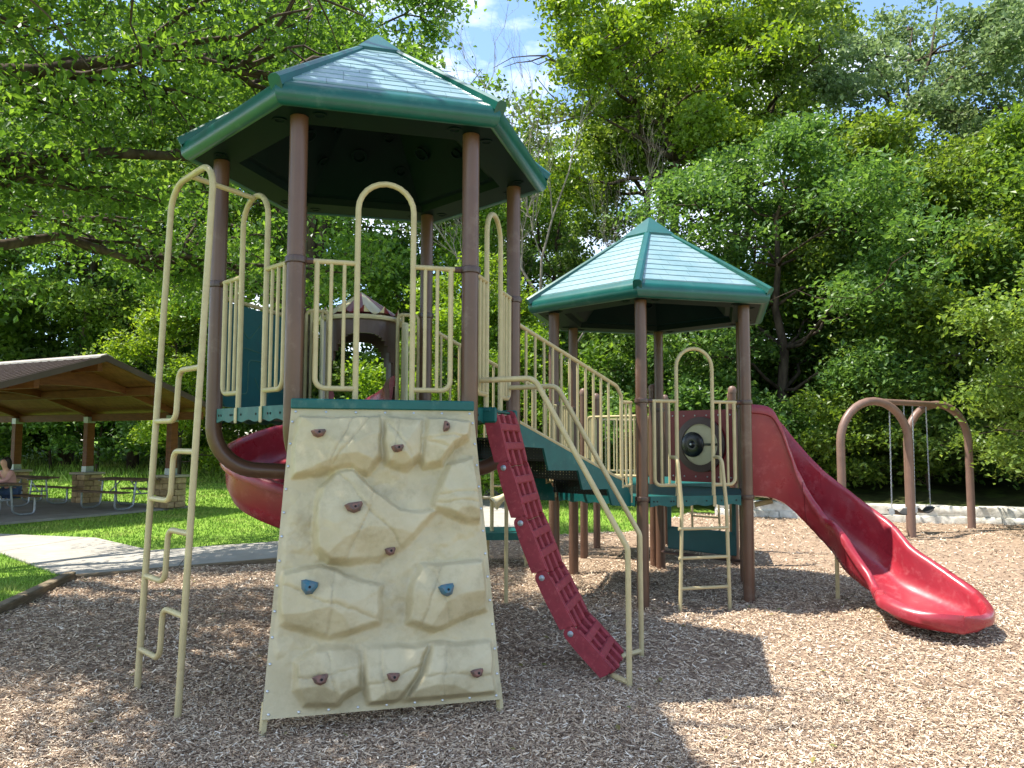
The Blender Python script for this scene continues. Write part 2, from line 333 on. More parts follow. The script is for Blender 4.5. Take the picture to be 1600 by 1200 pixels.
# wood chips: loose pieces lying over the bed, dense near the camera
def chips(n, lo, hi, spread, size, zmax):
    a = rng.uniform(-spread, spread, n); d = np.sqrt(rng.uniform(lo**2, hi**2, n))
    P = np.stack([d*np.sin(a), d*np.cos(a)], 1); P = P[inside(P, MULCH)]; n = len(P)
    L_ = size*np.exp(rng.normal(-.12, .42, n)); W = size*rng.uniform(.11, .36, n); H = size*rng.uniform(.05, .14, n)
    yaw = rng.uniform(0, 2*np.pi, n); pit = rng.normal(0, .28, n); rol = rng.normal(0, .45, n)
    u = np.stack([np.cos(yaw)*np.cos(pit), np.sin(yaw)*np.cos(pit), np.sin(pit)], 1)
    s0 = np.stack([-np.sin(yaw), np.cos(yaw), np.zeros(n)], 1); n0 = np.cross(u, s0)
    s_ = s0*np.cos(rol)[:, None]+n0*np.sin(rol)[:, None]; w = np.cross(u, s_)
    mound = lump(P[:, 0], P[:, 1])-.012
    c = np.concatenate([P, (.016+mound+rng.uniform(0, zmax, n))[:, None]], 1)
    tp = rng.uniform(.25, .9, n)
    sg = [(-1, -1, -1, 1), (1, -1, -1, 0), (1, 1, -1, 0), (-1, 1, -1, 1), (-1, -1, 1, 1), (1, -1, 1, 0), (1, 1, 1, 0), (-1, 1, 1, 1)]
    V = np.stack([c+u*(a_*L_/2)[:, None]+s_*(b_*W/2*(tp if t_ else 1))[:, None]+w*(e_*H/2)[:, None] for a_, b_, e_, t_ in sg], 1)
    F = np.array([(4, 5, 6, 7), (0, 1, 5, 4), (2, 3, 7, 6)])
    F = (np.arange(n)[:, None, None]*8+F[None]).reshape(-1, 4)
    return V.reshape(-1, 3), F
parts = [chips(125000, 2.6, 6.2, .66, .0265, .022), chips(100000, 6.2, 11.5, .66, .035, .022), chips(26000, 11.5, 21, .68, .055, .02)]
off = 0; VV = []; FF = []
for v, f in parts: VV.append(v); FF.append(f+off); off += len(v)
tag(link_mesh('wood_chips', np_mesh('wood_chips', np.concatenate(VV), np.concatenate(FF)), 'wood_chip'), 'loose shredded wood chips covering the playground bed', 'wood chips', kind='stuff')

# lawn blades
def blades(n, box, hgt, wid, avoid):
    x0, x1, y0, y1 = box; P = np.stack([rng.uniform(x0, x1, n), rng.uniform(y0, y1, n)], 1)
    ang = np.arctan2(P[:, 0], P[:, 1]); k = (np.abs(ang) < .68)
    for q in avoid: k &= ~inside(P, q)
    P = P[k]; n = len(P); h = hgt*rng.uniform(.5, 1.5, n); a = rng.uniform(0, 2*np.pi, n); w = wid*rng.uniform(.6, 1.3, n)
    z = hills(P[:, 0], P[:, 1]); b = np.concatenate([P, (z-.005)[:, None]], 1)
    sd = np.stack([np.cos(a), np.sin(a), np.zeros(n)], 1)*w[:, None]; ln = np.stack([rng.normal(0, .35, n), rng.normal(0, .35, n), np.ones(n)], 1)*h[:, None]
    V = np.stack([b-sd, b+sd, b+ln], 1).reshape(-1, 3); F = np.arange(3*n).reshape(-1, 3); return V, F
A3 = [MULCH, PATH_A, [(-8.6, 20.0), (-11.9, 13.6), (-22, 18.6), (-18.6, 25)]]
bl = [blades(26000, (-9, -4.4, 7.5, 12.6), .05, .006, A3), blades(60000, (-14, 4, 12, 22), .05, .012, A3), blades(60000, (-26, 4, 22, 40), .07, .022, A3), blades(9000, (-26, 5, 32, 44), .28, .03, A3)]
off = 0; VV = []; FF = []
for v, f in bl: VV.append(v); FF.append(f+off); off += len(v)
tag(link_mesh('grass', np_mesh('grass', np.concatenate(VV), np.concatenate(FF)), 'grass_blade'), 'short green grass of the lawn around the paths', 'grass', kind='stuff')

# timber edging: three beams, each its own thing
def beam(name, a, b, h, w, label):
    a, b = np.array(a), np.array(b); d = nrm(b-a); ang = math.atan2(d[1], d[0]); Lg = np.linalg.norm(b-a); mid = (a+b)/2
    mb = MB(); mb.box((0, 0, 0), (Lg, w, h+.1), .012); o = mb.build(name, 'timber_edge', smooth=0)
    o.location = (mid[0], mid[1], h/2-.05); o.rotation_euler = (0, 0, ang)
    return tag(o, label, 'timber edging', 'timber edging of the bed')
beam('timber_edging', (-5.5, 9.86), (-3.3, 11.36), .10, .09, 'grey timber edging board between the path and the wood chips')
beam('timber_edging', (-4.95, 7.1), (-5.5, 9.8), .15, .12, 'thick timber edging beam between the left grass corner and the chips')
beam('timber_edging', (-4.62, 5.0), (-4.94, 7.04), .15, .12, 'near end of the left timber edging, at the picture edge')
beam('timber_edging', (-3.28, 11.36), (-1.6, 12.96), .10, .09, 'timber edging board running on behind the climbing wall')

# ---------------------------------------------------------------- play structure
T0 = R(15); C1 = np.array([-1.197, 6.5625]); C2 = np.array([1.704, 9.443]); C3 = np.array([2.29, 12.0]); HR = 1.25
Z1, Z2, Z3 = 2.03, 1.20, 1.20
def hv(c, k, z=0., r=HR): a = T0+k*math.pi/3; return np.array([c[0]+r*math.cos(a), c[1]+r*math.sin(a), z])
class Side:
    def __init__(s, c, k):
        a = T0+k*math.pi/3+math.pi/6; s.n = np.array([math.cos(a), math.sin(a), 0]); s.t = np.array([-s.n[1], s.n[0], 0])
        s.m = np.array([c[0], c[1], 0])+s.n*HR*math.cos(math.pi/6); s.rot = np.stack([s.t, s.n, np.array([0, 0, 1.])], 1)
    def __call__(s, a, b, z): return s.m+a*s.t+b*s.n+np.array([0, 0, z])
PR = .0635; RP = .021; RB = .0135

def clamp(parent, c, k, z):
    p = hv(c, k, z); mb = MB(); mb.lathe([(PR+.003, -.026), (PR+.012, -.021), (PR+.014, 0), (PR+.012, .021), (PR+.003, .026)], p, 18, closed=True)
    o = mb.build('clamp', 'clamp_brown', parent); return o
def lug(mb, c, k, side, z, sgn):
    p = hv(c, k, z); d = side.t*sgn; mb.tube([p+d*(PR+.005), p+d*(PR+.055)], .024, 8)
def arch_rail(parent, c, k, zd, arch=True, right=True, left=True, la=.2, zt=1.02, za=1.62):
    """entry railing of one side: tall arch in the middle, a small baluster panel to each post"""
    s = Side(c, k); mb = MB(); B = []
    if arch:
        rr = la; pts = [s(-la, 0, zd-.06), s(-la, 0, zd+za-rr)]
        for i in range(1, 12): a = math.pi*(1-i/12); pts.append(s(rr*math.cos(a), 0, zd+za-rr+rr*math.sin(a)))
        pts += [s(la, 0, zd+za-rr), s(la, 0, zd-.06)]; mb.tube(pts, RP, 10)
    for sg, on in ((-1, left), (1, right)):
        if not on: continue
        q = [s(sg*la, 0, zd+.12), s(sg*.48, 0, zd+.12), s(sg*.48, 0, zd+zt)]
        mb.tube(fillet(q, .07), RP*.93, 10); mb.tube([s(sg*la, 0, zd+zt), s(sg*.56, 0, zd+zt)], RP*.9, 10)
        if not arch: mb.tube([s(sg*la, 0, zd-.05), s(sg*la, 0, zd+zt)], RP, 10)
        # flattened foot tab bolted to the deck edge
        mb.box(s(sg*la, .02, zd-.055), (.04, .012, .12), .005, s.rot)
        B += [s(sg*(la+.09), 0, 0), s(sg*(la+.18), 0, 0)]
    o = mb.build('railing', 'tan_pipe', parent)
    for p in B:
        mb = MB(); mb.tube([p+np.array([0, 0, zd+.12]), p+np.array([0, 0, zd+zt])], RB, 8); mb.build('baluster', 'tan_pipe', o)
    for kk, sg, on in ((k, 1, left), ((k+1) % 6, -1, right)):
        if on: lm = MB(); lug(lm, c, kk, s, zd+zt, sg); lm.build('rail_socket', 'clamp_brown', o)
    return o
def bar_panel(parent, c, k, zd, a0, a1, nb, zt=1.02, zb=.1):
    s = Side(c, k); mb = MB(); mb.tube(fillet([s((a0+a1)/2, 0, zd+zt), s(a0, 0, zd+zt), s(a0, 0, zd+zb), s(a1, 0, zd+zb), s(a1, 0, zd+zt), s((a0+a1)/2, 0, zd+zt)], .05), RP*.9, 10)
    o = mb.build('railing', 'tan_pipe', parent)
    for i in range(nb):
        a = a0+(a1-a0)*(i+.5)/nb; mb = MB(); mb.tube([s(a, 0, zd+zb), s(a, 0, zd+zt)], RB, 8); mb.build('baluster', 'tan_pipe', o)
    return o
def deck(parent, c, zd, slots=()):
    mb = MB(); poly = [hv(c, k, 0, HR*.955)[:2] for k in range(6)]
    mb.prism(poly, (1, 0, 0), (0, 1, 0), (0, 0, 1), (0, 0, zd-.035), .07); d = mb.build('deck', 'deck_green', parent, smooth=0)
    for k in range(6):
        s = Side(c, k); mb = MB(); pl = []
        for i in range(41):
            a = -.54+1.08*i/40; pl.append((a, -.098-.009*math.cos(i/40*10*math.pi)))
        pl += [(.54, .004), (-.54, .004)]
        mb.prism(pl, s.t, (0, 0, 1), s.n, s(0, .005, zd), .02); e = mb.build('deck_edge', 'deck_green', d, smooth=0)
    for k in slots:
        s = Side(c, k)
        for a in (-.5, -.46, -.3, -.27, -.12, .12, .3, .34, .48):
            mb = MB(); mb.lathe([(.0, 0), (.009, 0), (.009, .003), (0, .003)], s(a, .0155, zd-.05), 8, axis=s.n); mb.build('bolt_slot', 'dark_hole', d, smooth=0)
    return d
def roof(parent, c, ze, rise, rad=1.554):
    """hexagonal shell: soffit and inner faces, eave roll, ridge caps, apex cap and stepped shingles"""
    apex = np.array([c[0], c[1], ze+rise]); cc = np.array([c[0], c[1], 0.])
    ring = lambda r, z: [hv(c, k, z, r) for k in range(6)]
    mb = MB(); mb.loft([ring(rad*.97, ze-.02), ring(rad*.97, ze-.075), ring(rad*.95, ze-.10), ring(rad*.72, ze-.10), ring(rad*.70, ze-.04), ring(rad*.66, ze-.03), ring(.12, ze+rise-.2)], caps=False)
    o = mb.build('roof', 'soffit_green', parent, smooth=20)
    hp = []                                              # moulded hollows on the underside, one face built, the others turned
    a = T0+math.pi/6; rr = rad*.66*math.cos(math.pi/6); O_ = np.array([c[0], c[1], ze])
    for fr, sd, q in ((.34, .1, .07), (.5, -.16, .045), (.62, .12, .04), (.25, -.3, .05)):
        p = np.array([rr*(1-fr)*math.cos(a)-sd*math.sin(a), rr*(1-fr)*math.sin(a)+sd*math.cos(a), -.03+(rise-.17)*fr])
        mb = MB(); mb.lathe([(q, -.005), (q*1.05, .012), (q*.8, .016), (q*.7, -.005)], p, 14, axis=nrm([-math.cos(a)*.6, -math.sin(a)*.6, -.8]), closed=True); hp.append(mb)
    for sg in (-1, 1):
        a = T0; q = hv((0, 0), 0, -.1, rad*.84)+sg*.16*np.array([-math.sin(a), math.cos(a), 0])-.06*np.array([math.cos(a), math.sin(a), 0])
        mb = MB(); mb.lathe([(.05, -.004), (.052, .006), (.035, .006), (.03, -.004)], q, 14, axis=(0, 0, -1), closed=True); hp.append(mb)
    for mb in hp:
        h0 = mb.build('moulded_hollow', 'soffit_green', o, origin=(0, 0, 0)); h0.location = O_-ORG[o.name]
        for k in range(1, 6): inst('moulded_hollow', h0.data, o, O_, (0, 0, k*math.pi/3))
    for k in range(6):                                   # eave roll of each side and ridge cap of each corner
        A, B = hv(c, k, ze, rad), hv(c, k+1, ze, rad); mid = nrm((A+B)/2-cc-np.array([0, 0, ze]))
        prof = [(-.17, .150), (-.02, .044), (.006, .018), (.014, -.03), (.006, -.075), (-.02, -.105), (-.06, -.112), (-.10, -.09)]
        sc_ = 1/math.cos(math.pi/6); rings = []
        for kk in (k, k+1):
            e = hv(c, kk, 0, 1)-cc
            rings.append([cc+e*(rad+d*sc_)+np.array([0, 0, ze+z]) for d, z in prof])
        mb = MB(); mb.loft(rings); mb.build('eave_roll', 'trim_green', o, smooth=50)
        e = hv(c, k, 0, 1)-cc; p0 = cc+e*(rad+.02)+np.array([0, 0, ze+.02]); p1 = apex-e*.05*0+np.array([0, 0, .0]); d = nrm(p1-p0)
        sd = np.cross(d, e); sd = nrm(np.cross(np.array([0, 0, 1.]), e)); up = nrm(np.cross(d, sd)); up = up if up[2] > 0 else -up
        rings = []
        for p, q in ((p0-d*.005-up*.05, .8), (p0+d*.0, 1), (p0+d*.12, 1), (p1-d*.2, .85)):
            rings.append([p+sd*x*q+up*y*q for x, y in ((-.048, -.03), (-.045, .026), (-.024, .046), (.024, .046), (.045, .026), (.048, -.03))])
        mb = MB(); mb.loft(rings); mb.build('ridge_cap', 'trim_green', o, smooth=25)
    mb = MB(); r0 = .35; zz = ze+rise*(1-r0/rad)
    mb.loft([ring(r0, zz-.02), ring(r0+.005, zz+.06), ring(.02, ze+rise+.085)]); mb.build('apex_cap', 'trim_green', o, smooth=15)
    # shingles of one face, the other five share the meshes turned by 60 degrees
    s = Side(c, 0); ncrs = 10; ap = rad*math.cos(math.pi/6); sl = nrm(np.array([ap, 0, rise])); proto = []
    base = np.array([c[0], c[1], ze])
    for i in range(ncrs):
        f0, f1 = .055+i*(.80-.055)/ncrs, .055+(i+1)*(.80-.055)/ncrs
        n_ = max(1, round(5*(1-f0)+.3)); w0 = rad/2*(1-f0)*.965; w1 = rad/2*(1-f1)*.965
        cuts = np.linspace(-1, 1, n_+1)
        if n_ > 1: cuts[1:-1] += (.5 if i % 2 else -.15)*2/n_*.5
        for j in range(n_):
            u0, u1 = cuts[j]*w0+.0015, cuts[j+1]*w0-.0015
            v0, v1 = max(-w1, min(w1, u0)), max(-w1, min(w1, u1))
            if j == 0: v0 = -w1
            if j == n_-1: v1 = w1
            P = lambda u, f, h: np.array([0, 0, 0])+s.n*(ap*(1-f))+s.t*u+np.array([0, 0, rise*f+.024+h])
            lo, hi = .011+rng.uniform(0, .001), .007
            V = [P(u0, f0+.009, -.012), P(u1, f0+.009, -.012), P(v1, f1, -.012), P(v0, f1, -.012), P(u0, f0+.010, lo), P(u1, f0+.010, lo), P(v1, f1, hi+.002), P(v0, f1, hi+.002)]
            me = bpy.data.meshes.new('shingle'); me.from_pydata([tuple(p) for p in V], [], [(3, 2, 1, 0), (4, 5, 6, 7), (0, 1, 5, 4), (1, 2, 6, 5), (2, 3, 7, 6), (3, 0, 4, 7)]); me.update(); me.materials.append(M['roof_green_sheen']); proto.append(me)
    for k in range(6):
        for me in proto: inst('shingle', me, o, base, (0, 0, k*math.pi/3))
    return o

# --- tall tower
t1 = thing('play_tower', 'tall play tower with green hexagonal roof and brown posts curving in under its deck', 'play tower', (C1[0], C1[1], 0))
for k in range(6):
    p = hv(C1, k); cdir = nrm(np.array([C1[0], C1[1], 0])-p)
    top = p+np.array([0, 0, 4.12]); b = p+np.array([0, 0, 1.56]); e = np.array([C1[0], C1[1], 1.50])-cdir*.08
    mb = MB(); mb.tube(fillet([top, b, e], .36, 10), PR, 18); mb.build('post', 'brown_post', t1)
    clamp(t1, C1, k, Z1+1.02)
mb = MB(); mb.lathe([(.12, 0), (.12, 1.62), (.10, 1.66), (.0, 1.67)], (C1[0], C1[1], 0), 20); mb.build('central_column', 'brown_post', t1)
deck(t1, C1, Z1, (3, 5))
arch_rail(t1, C1, 4, Z1); arch_rail(t1, C1, 3, Z1); arch_rail(t1, C1, 5, Z1)
bar_panel(t1, C1, 1, Z1, -.55, -.34, 2); bar_panel(t1, C1, 1, Z1, .34, .55, 2)
roof(t1, C1, 4.183, 1.075)

# maze panel between the two left-hand posts
s = Side(C1, 2); mp = thing('maze_panel', 'dark teal panel engraved with a maze, behind the left entry railing', 'play panel', s(0, 0, Z1))
pl = fillet([(-.53, .03, 0), (.53, .03, 0), (.53, .9, 0), (-.53, .9, 0), (-.53, .03, 0)], .05)
mb = MB(); mb.prism([(p[0], p[1]) for p in pl[:-1]], s.t, (0, 0, 1), s.n, s(0, 0, Z1), .03); mb.build('board', 'panel_teal', mp)
mb = MB(); z = Z1
for q in ([(-.4, .2), (-.1, .2), (-.1, .45), (.2, .45), (.2, .15), (.42, .15)], [(-.4, .75), (-.25, .6), (0, .8), (.2, .62), (.4, .78)], [(.42, .4), (.3, .4), (.3, .55), (-.3, .5), (-.42, .4)], [(-.25, .32), (-.05, .1), (.1, .3)]):
    mb.tube(fillet([s(a, -.015, z+b) for a, b in q], .05), .006, 6)
mb.build('maze_groove', 'groove_teal', mp)
mb = MB(); mb.tube([s(-.55, 0, z+.93), s(.55, 0, z+.93)], .018, 8); mb.build('top_rail', 'tan_pipe', mp)

# climbing wall on the side towards the camera
s = Side(C1, 4); cw = thing('climbing_wall', 'cream moulded rock climbing wall leaning against the tall tower', 'climbing wall', s(0, .4, 0))
A0, B0, z0 = .735, .62, .13; A1, B1, z1 = .632, .10, 2.0
def wp(a, v, h=0):                               # a across (-1..1), v up (0..1), h proud of the board
    A = A0+(A1-A0)*v; b = B0+(B1-B0)*v; z = z0+(z1-z0)*v
    nn = nrm(s.n*(z1-z0)+np.array([0, 0, 1.])*(B0-B1)); return s(a*A-.015*(1-v), b, z)+nn*h
CAMH = 1.7805; FP = 1207.9; PI_ = .0744; RO = .0026
def ray(x, y):
    X, Y = x-800, y-600; X, Y = X*math.cos(RO)+Y*math.sin(RO), -X*math.sin(RO)+Y*math.cos(RO)
    u, v = X/FP, -Y/FP; c_, s_ = math.cos(PI_), math.sin(PI_); return np.array([u, c_-v*s_, s_+v*c_])
def wall_av(x, y):                               # photo pixel -> place on the leaning board
    nn = nrm(s.n*(z1-z0)+np.array([0, 0, 1.])*(B0-B1)); d = ray(x, y); o = np.array([0, 0, CAMH]); P = o+d*(((wp(0, 0)-o)@nn)/(d@nn))
    v = (P[2]-z0)/(z1-z0); A = A0+(A1-A0)*v; return ((P-s.m)@s.t+.015*(1-v))/A, v
bould = [[(471, 656), (591, 654), (594, 719), (574, 743), (546, 735), (460, 746), (459, 702)], [(598, 656), (660, 659), (657, 713), (633, 732), (606, 729), (598, 697)],
 [(666, 656), (733, 662), (728, 686), (703, 702), (690, 729), (663, 732), (657, 719)], [(703, 729), (739, 719), (749, 816), (728, 816), (676, 800), (674, 792)],
 [(503, 767), (525, 743), (552, 740), (579, 773), (622, 800), (676, 805), (622, 859), (590, 878), (514, 878), (495, 859), (490, 821)],
 [(446, 897), (503, 886), (574, 913), (591, 919), (590, 973), (514, 995), (441, 973), (438, 930)], [(655, 886), (752, 878), (758, 951), (676, 984), (636, 973), (644, 913)],
 [(465, 1033), (492, 1014), (546, 1011), (562, 1022), (562, 1073), (536, 1087), (525, 1100), (476, 1100), (461, 1076)], [(568, 1013), (664, 1009), (652, 1050), (612, 1105), (579, 1108), (574, 1081)], [(671, 1009), (766, 1003), (767, 1081), (660, 1102), (626, 1104), (660, 1052)]]
nu, nv = 190, 270
gu, gv = np.meshgrid(np.linspace(-1, 1, nu), np.linspace(0, 1, nv)); X = gu*(A0+(A1-A0)*gv); Y = gv*1.94
def sdp(px, py, poly):
    d = np.full(px.shape, 1e9); ins = np.zeros(px.shape, bool); n = len(poly)
    for i in range(n):
        (x1, y1), (x2, y2) = poly[i], poly[(i+1) % n]; ex, ey = x2-x1, y2-y1
        t = np.clip(((px-x1)*ex+(py-y1)*ey)/(ex*ex+ey*ey), 0, 1); d = np.minimum(d, (px-x1-t*ex)**2+(py-y1-t*ey)**2)
        ins ^= ((y1 > py) != (y2 > py)) & (px < (x2-x1)*(py-y1)/(y2-y1+1e-12)+x1)
    return np.where(ins, 1, -1)*np.sqrt(d)
def vnoise(x, y, seed):
    g = np.random.default_rng(seed).uniform(-1, 1, (64, 64)); xi, yi = np.floor(x).astype(int), np.floor(y).astype(int); fx, fy = x-xi, y-yi
    fx, fy = fx*fx*(3-2*fx), fy*fy*(3-2*fy); G = lambda a, b: g[a % 64, b % 64]
    return (G(xi, yi)*(1-fx)+G(xi+1, yi)*fx)*(1-fy)+(G(xi, yi+1)*(1-fx)+G(xi+1, yi+1)*fx)*fy
def fbm(x, y, seed, o=4): return sum(vnoise(x*2**i, y*2**i, seed+i)*.5**i for i in range(o))
wx, wy = X+.012*fbm(X*6, Y*6, 5), Y+.012*fbm(X*6+9, Y*6, 8)
Hh = .016*fbm(X*4, Y*4, 1)+.006*fbm(X*14, Y*14, 21)+.024*np.abs(fbm(X*2.5+3, Y*2.5, 31, 3))
wr = np.random.default_rng(4)
for i, pl in enumerate(bould):
    q = [wall_av(*p) for p in pl]; q = [(a*(A0+(A1-A0)*v), v*1.94) for a, v in q]
    d = sdp(wx, wy, q); qa = np.array(q); cx, cy = qa.mean(0); hx, hy = np.ptp(qa, axis=0)/2; hm = wr.uniform(.11, .14)
    e = np.clip(d/.05+.62, 0, 1); e = e*e*(3-2*e)
    th = wr.uniform(-.5, .5); l1 = ((X-cx)*np.cos(th)+(Y-cy)*np.sin(th))/hx-wr.uniform(-.3, .3); l2 = (-(X-cx)*np.sin(th)+(Y-cy)*np.cos(th))/hy+wr.uniform(.05, .4)
    l1 = l1+.10*fbm(X*3, Y*3, 140+i, 2); l2 = l2+.10*fbm(X*3+5, Y*3, 150+i, 2)
    shp = 1-np.maximum(np.maximum(l1, -l1)*wr.uniform(.55, .85), np.maximum(l2*wr.uniform(.55, .75), -l2*1.2))
    l3 = (l1*np.cos(1+i)+l2*np.sin(1+i)); shp = np.minimum(shp, 1.0-.8*np.maximum(l3-.25, 0)); shp = np.minimum(shp, .86)
    top = .055+hm*.85*np.clip(shp, 0, 1)
    for _ in range(2):
        th = wr.uniform(0, np.pi); l = (X-cx)*np.cos(th)+(Y-cy)*np.sin(th)+.02*fbm(X*5, Y*5, 90+i)-wr.uniform(-.3, .3)*hy; top = top-.008*np.exp(-(l/.012)**2)+.008*(l > 0)*np.exp(-np.maximum(l, 0)/.09)
    top = np.clip(top, .05, .175)+.005*fbm(X*9, Y*9, 60+i); Hh = np.maximum(Hh, Hh*(1-e)+e*top)
edge = np.clip(np.minimum(np.minimum(1-np.abs(gu), 1e9)*A0, np.minimum(gv, 1-gv)*1.94)/.03-.9, 0, 1); Hh = np.maximum(Hh, 0)*edge
nn = nrm(s.n*(z1-z0)+np.array([0, 0, 1.])*(B0-B1))
V = (s.m+(gu*(A0+(A1-A0)*gv)-.015*(1-gv))[..., None]*s.t+(B0+(B1-B0)*gv)[..., None]*s.n+(z0+(z1-z0)*gv)[..., None]*np.array([0, 0, 1.])+(.012+Hh)[..., None]*nn).reshape(-1, 3)-ORG[cw.name]
ii = np.arange(nv-1)[:, None]*nu+np.arange(nu-1)[None]; F = np.stack([ii, ii+1, ii+nu+1, ii+nu], -1).reshape(-1, 4)
face = link_mesh('rock_face', np_mesh('rock_face', V, F, True), 'wall_tan', cw)
mb = MB(); mb.loft([[wp(-1, 0, .0119), wp(1, 0, .0119), wp(1, 1, .0119), wp(-1, 1, .0119)], [wp(-1, 0, -.03), wp(1, 0, -.03), wp(1, 1, -.03), wp(-1, 1, -.03)]]); mb.build('back_board', 'wall_tan', cw, smooth=0)
mb = MB(); mb.box(s(0, .105, 2.035), (1.27, .05, .07), .008, s.rot); mb.build('cap_board', 'deck_green', cw, smooth=0)
for sg in (-1, 1):
    mb = MB(); mb.tube([wp(sg*.985, .05, -.025), wp(sg*.985, -.075, -.02)], .022, 4); mb.build('leg', 'tan_pipe', cw, smooth=20)
mb = MB(); mb.lathe([(.009, 0), (.009, .003), (.006, .006), (0, .007)], (0, 0, 0), 8); sm = mb.build('screw', 'steel', cw); sm_me = sm.data; sm_me.transform(Matrix.Translation(Vector(ORG[cw.name])))
nn = nrm(s.n*(z1-z0)+np.array([0, 0, 1.])*(B0-B1)); qrot = Vector((0, 0, 1)).rotation_difference(Vector(nn)).to_matrix().to_4x4()
spots = [(a, .987) for a in np.linspace(-.95, .95, 7)]+[(a, .013) for a in np.linspace(-.95, .95, 9)]+[(sg*.975, v) for sg in (-1, 1) for v in np.linspace(.08, .95, 12)]
for i, (a, v) in enumerate(spots):
    p = wp(a, v, .0125)
    if i == 0: sm.location = p-ORG[cw.name]; sm.rotation_euler = qrot.to_euler()
    else: inst('screw', sm_me, cw, p, qrot)
def hold(px_, py_, w, h, m, tilt):
    a, v = wall_av(px_, py_); iu = int((a+1)/2*(nu-1)); iv = int(np.clip(v, 0, 1)*(nv-1)); hh = Hh[iv, iu]; p = wp(a, v, hh+.012)
    up = nrm(np.cross(nn, s.t)); up = up if up[2] > 0 else -up; tt = s.t*math.cos(tilt)+up*math.sin(tilt); uu = np.cross(nn, tt); uu = uu if (uu@up) > -.2 else -uu
    rings = []
    for sc_, d in ((.85, -.012), (.95, .012), (.84, .032), (.5, .046)):
        rings.append([p+nn*d+tt*x*w*sc_+uu*(y-(.1 if d > .02 else 0)*0)*h*sc_ for x, y in ((-1, .75), (-.5, .95), (.2, .9), (.95, .8), (1.0, .3), (.55, -.75), (-.15, -.95), (-.75, -.35))])
    mb = MB(); mb.loft(rings); o = mb.build('hold', m, cw, smooth=40)
    mb = MB()
    mb.lathe([(0, 0), (.008, 0), (.008, .006), (0, .006)], p+nn*.044+tt*.1*w, 8, axis=nn)
    mb.build('bolt', 'dark_hole', o)
for q in ((497, 686, .052, .030, 'hold_grey', .1), (617, 711, .046, .028, 'hold_grey', .15), (692, 676, .042, .026, 'hold_grey', 1.45), (551, 800, .062, .04, 'hold_grey', .2), (608, 864, .040, .030, 'hold_grey', .15),
          (482, 921, .058, .05, 'hold_blue', -.2), (691, 926, .055, .045, 'hold_blue', .2), (500, 1062, .05, .034, 'hold_grey', .2), (610, 1058, .042, .03, 'hold_grey', 0), (739, 1052, .045, .03, 'hold_grey', .15)): hold(*q)

# loop ladder at the left
s = Side(C1, 3); ld = thing('loop_ladder', 'tall tan loop ladder with zigzag rungs left of the climbing wall', 'ladder', s(.1, .62, 0))
ft = (-.24, .46); tp = (-.345, .375); ZT = 3.70
def lp(i, z): f = z/ZT; return s(ft[i]+(tp[i]-ft[i])*f, .655+(.495-.655)*f, z)
mb = MB(); w = (tp[1]-tp[0]); pts = [lp(0, -.1), lp(0, ZT-.02), lp(1, ZT+.0), lp(1, -.1)]; mb.tube(fillet(pts, .2, 8), .0225, 12); fr = mb.build('side_rail', 'tan_pipe', ld)
for zr, zl in ((2.27, 1.92), (1.71, 1.37), (1.18, .83), (.66, .33)):
    a, b = lp(1, zr), lp(0, zl); k = .5; m1 = lp(1, zr)*(1-k)+lp(0, zr)*k; m2 = lp(1, zl)*(1-k)+lp(0, zl)*k
    mb = MB(); mb.tube(fillet([a, m1, m2, b], .07), .0195, 10); mb.build('rung', 'tan_pipe', ld)
mb = MB(); mb.tube([s(.0, .495, ZT-.02), s(0, .02, Z1+1.60)], .019, 10); mb.build('top_link', 'tan_pipe', ld)

# flexible tread climber to the right of the wall
s = Side(C1, 5); tcx = thing('tread_climber', 'dark red jointed tread climber curving down to the chips', 'climber', s(0, .6, 0))
piv = [(.06, 1.99), (.172, 1.58), (.307, 1.165), (.472, .765), (.688, .37), (.99, .07)]
for i in range(5):
    (b0, za), (b1, zb) = piv[i], piv[i+1]; d2 = nrm(np.array([b1-b0, zb-za])); n2 = np.array([-d2[1], d2[0]]);
    if n2[0] < 0: n2 = -n2
    Lg = math.hypot(b1-b0, zb-za); Q = lambda a, x, y: s(a, b0+d2[0]*x+n2[0]*y, za+d2[1]*x+n2[1]*y)
    seg_rot = np.stack([s.t, s.n*d2[0]+np.array([0, 0, d2[1]]), s.n*n2[0]+np.array([0, 0, n2[1]])], 1)
    seg = MB()
    for sg in (-1, 1):                                # side cheek with round ears
        pl = []
        for j in range(9): th = math.pi*(.5+j/8); pl.append((.052*math.cos(th), .052*math.sin(th)+.0))
        pl += [(Lg*.3, -.06), (Lg-.06, -.06), (Lg-.04, .0), (Lg-.05, .052), (.1, .058)]
        seg.prism(pl, seg_rot[:, 1], seg_rot[:, 2], s.t, Q(sg*.285, 0, 0), .035)
    for a in (-.095, .095): seg.box(Q(a, Lg*.5, .022), (.046, Lg*.99, .065), .008, seg_rot)
    for x in (.27, .63): seg.box(Q(0, Lg*x, .037), (.56, .062, .052), .008, seg_rot)
    for a in (-.255, .255): seg.box(Q(a, Lg*.5, .03), (.04, Lg*.9, .055), .008, seg_rot)
    sgm = seg.build('tread_segment', 'tread_red', tcx, smooth=30)
    mb = MB(); mb.tube([Q(-.30, 0, 0), Q(.30, 0, 0)], .014, 8); mb.build('hinge_pin', 'tan_pipe', sgm)
    if i:
        mb = MB()
        for sg in (-1, 1): mb.lathe([(.022, 0), (.022, .006), (.012, .012), (0, .013)], Q(sg*.302, 0, 0), 12, axis=s.t*sg)
        mb.build('bolt_cap', 'galvanised', sgm)
mb = MB()
for sg in (-1, 1): mb.box(s(sg*.31, .04, 1.985), (.03, .16, .12), .03, s.rot)
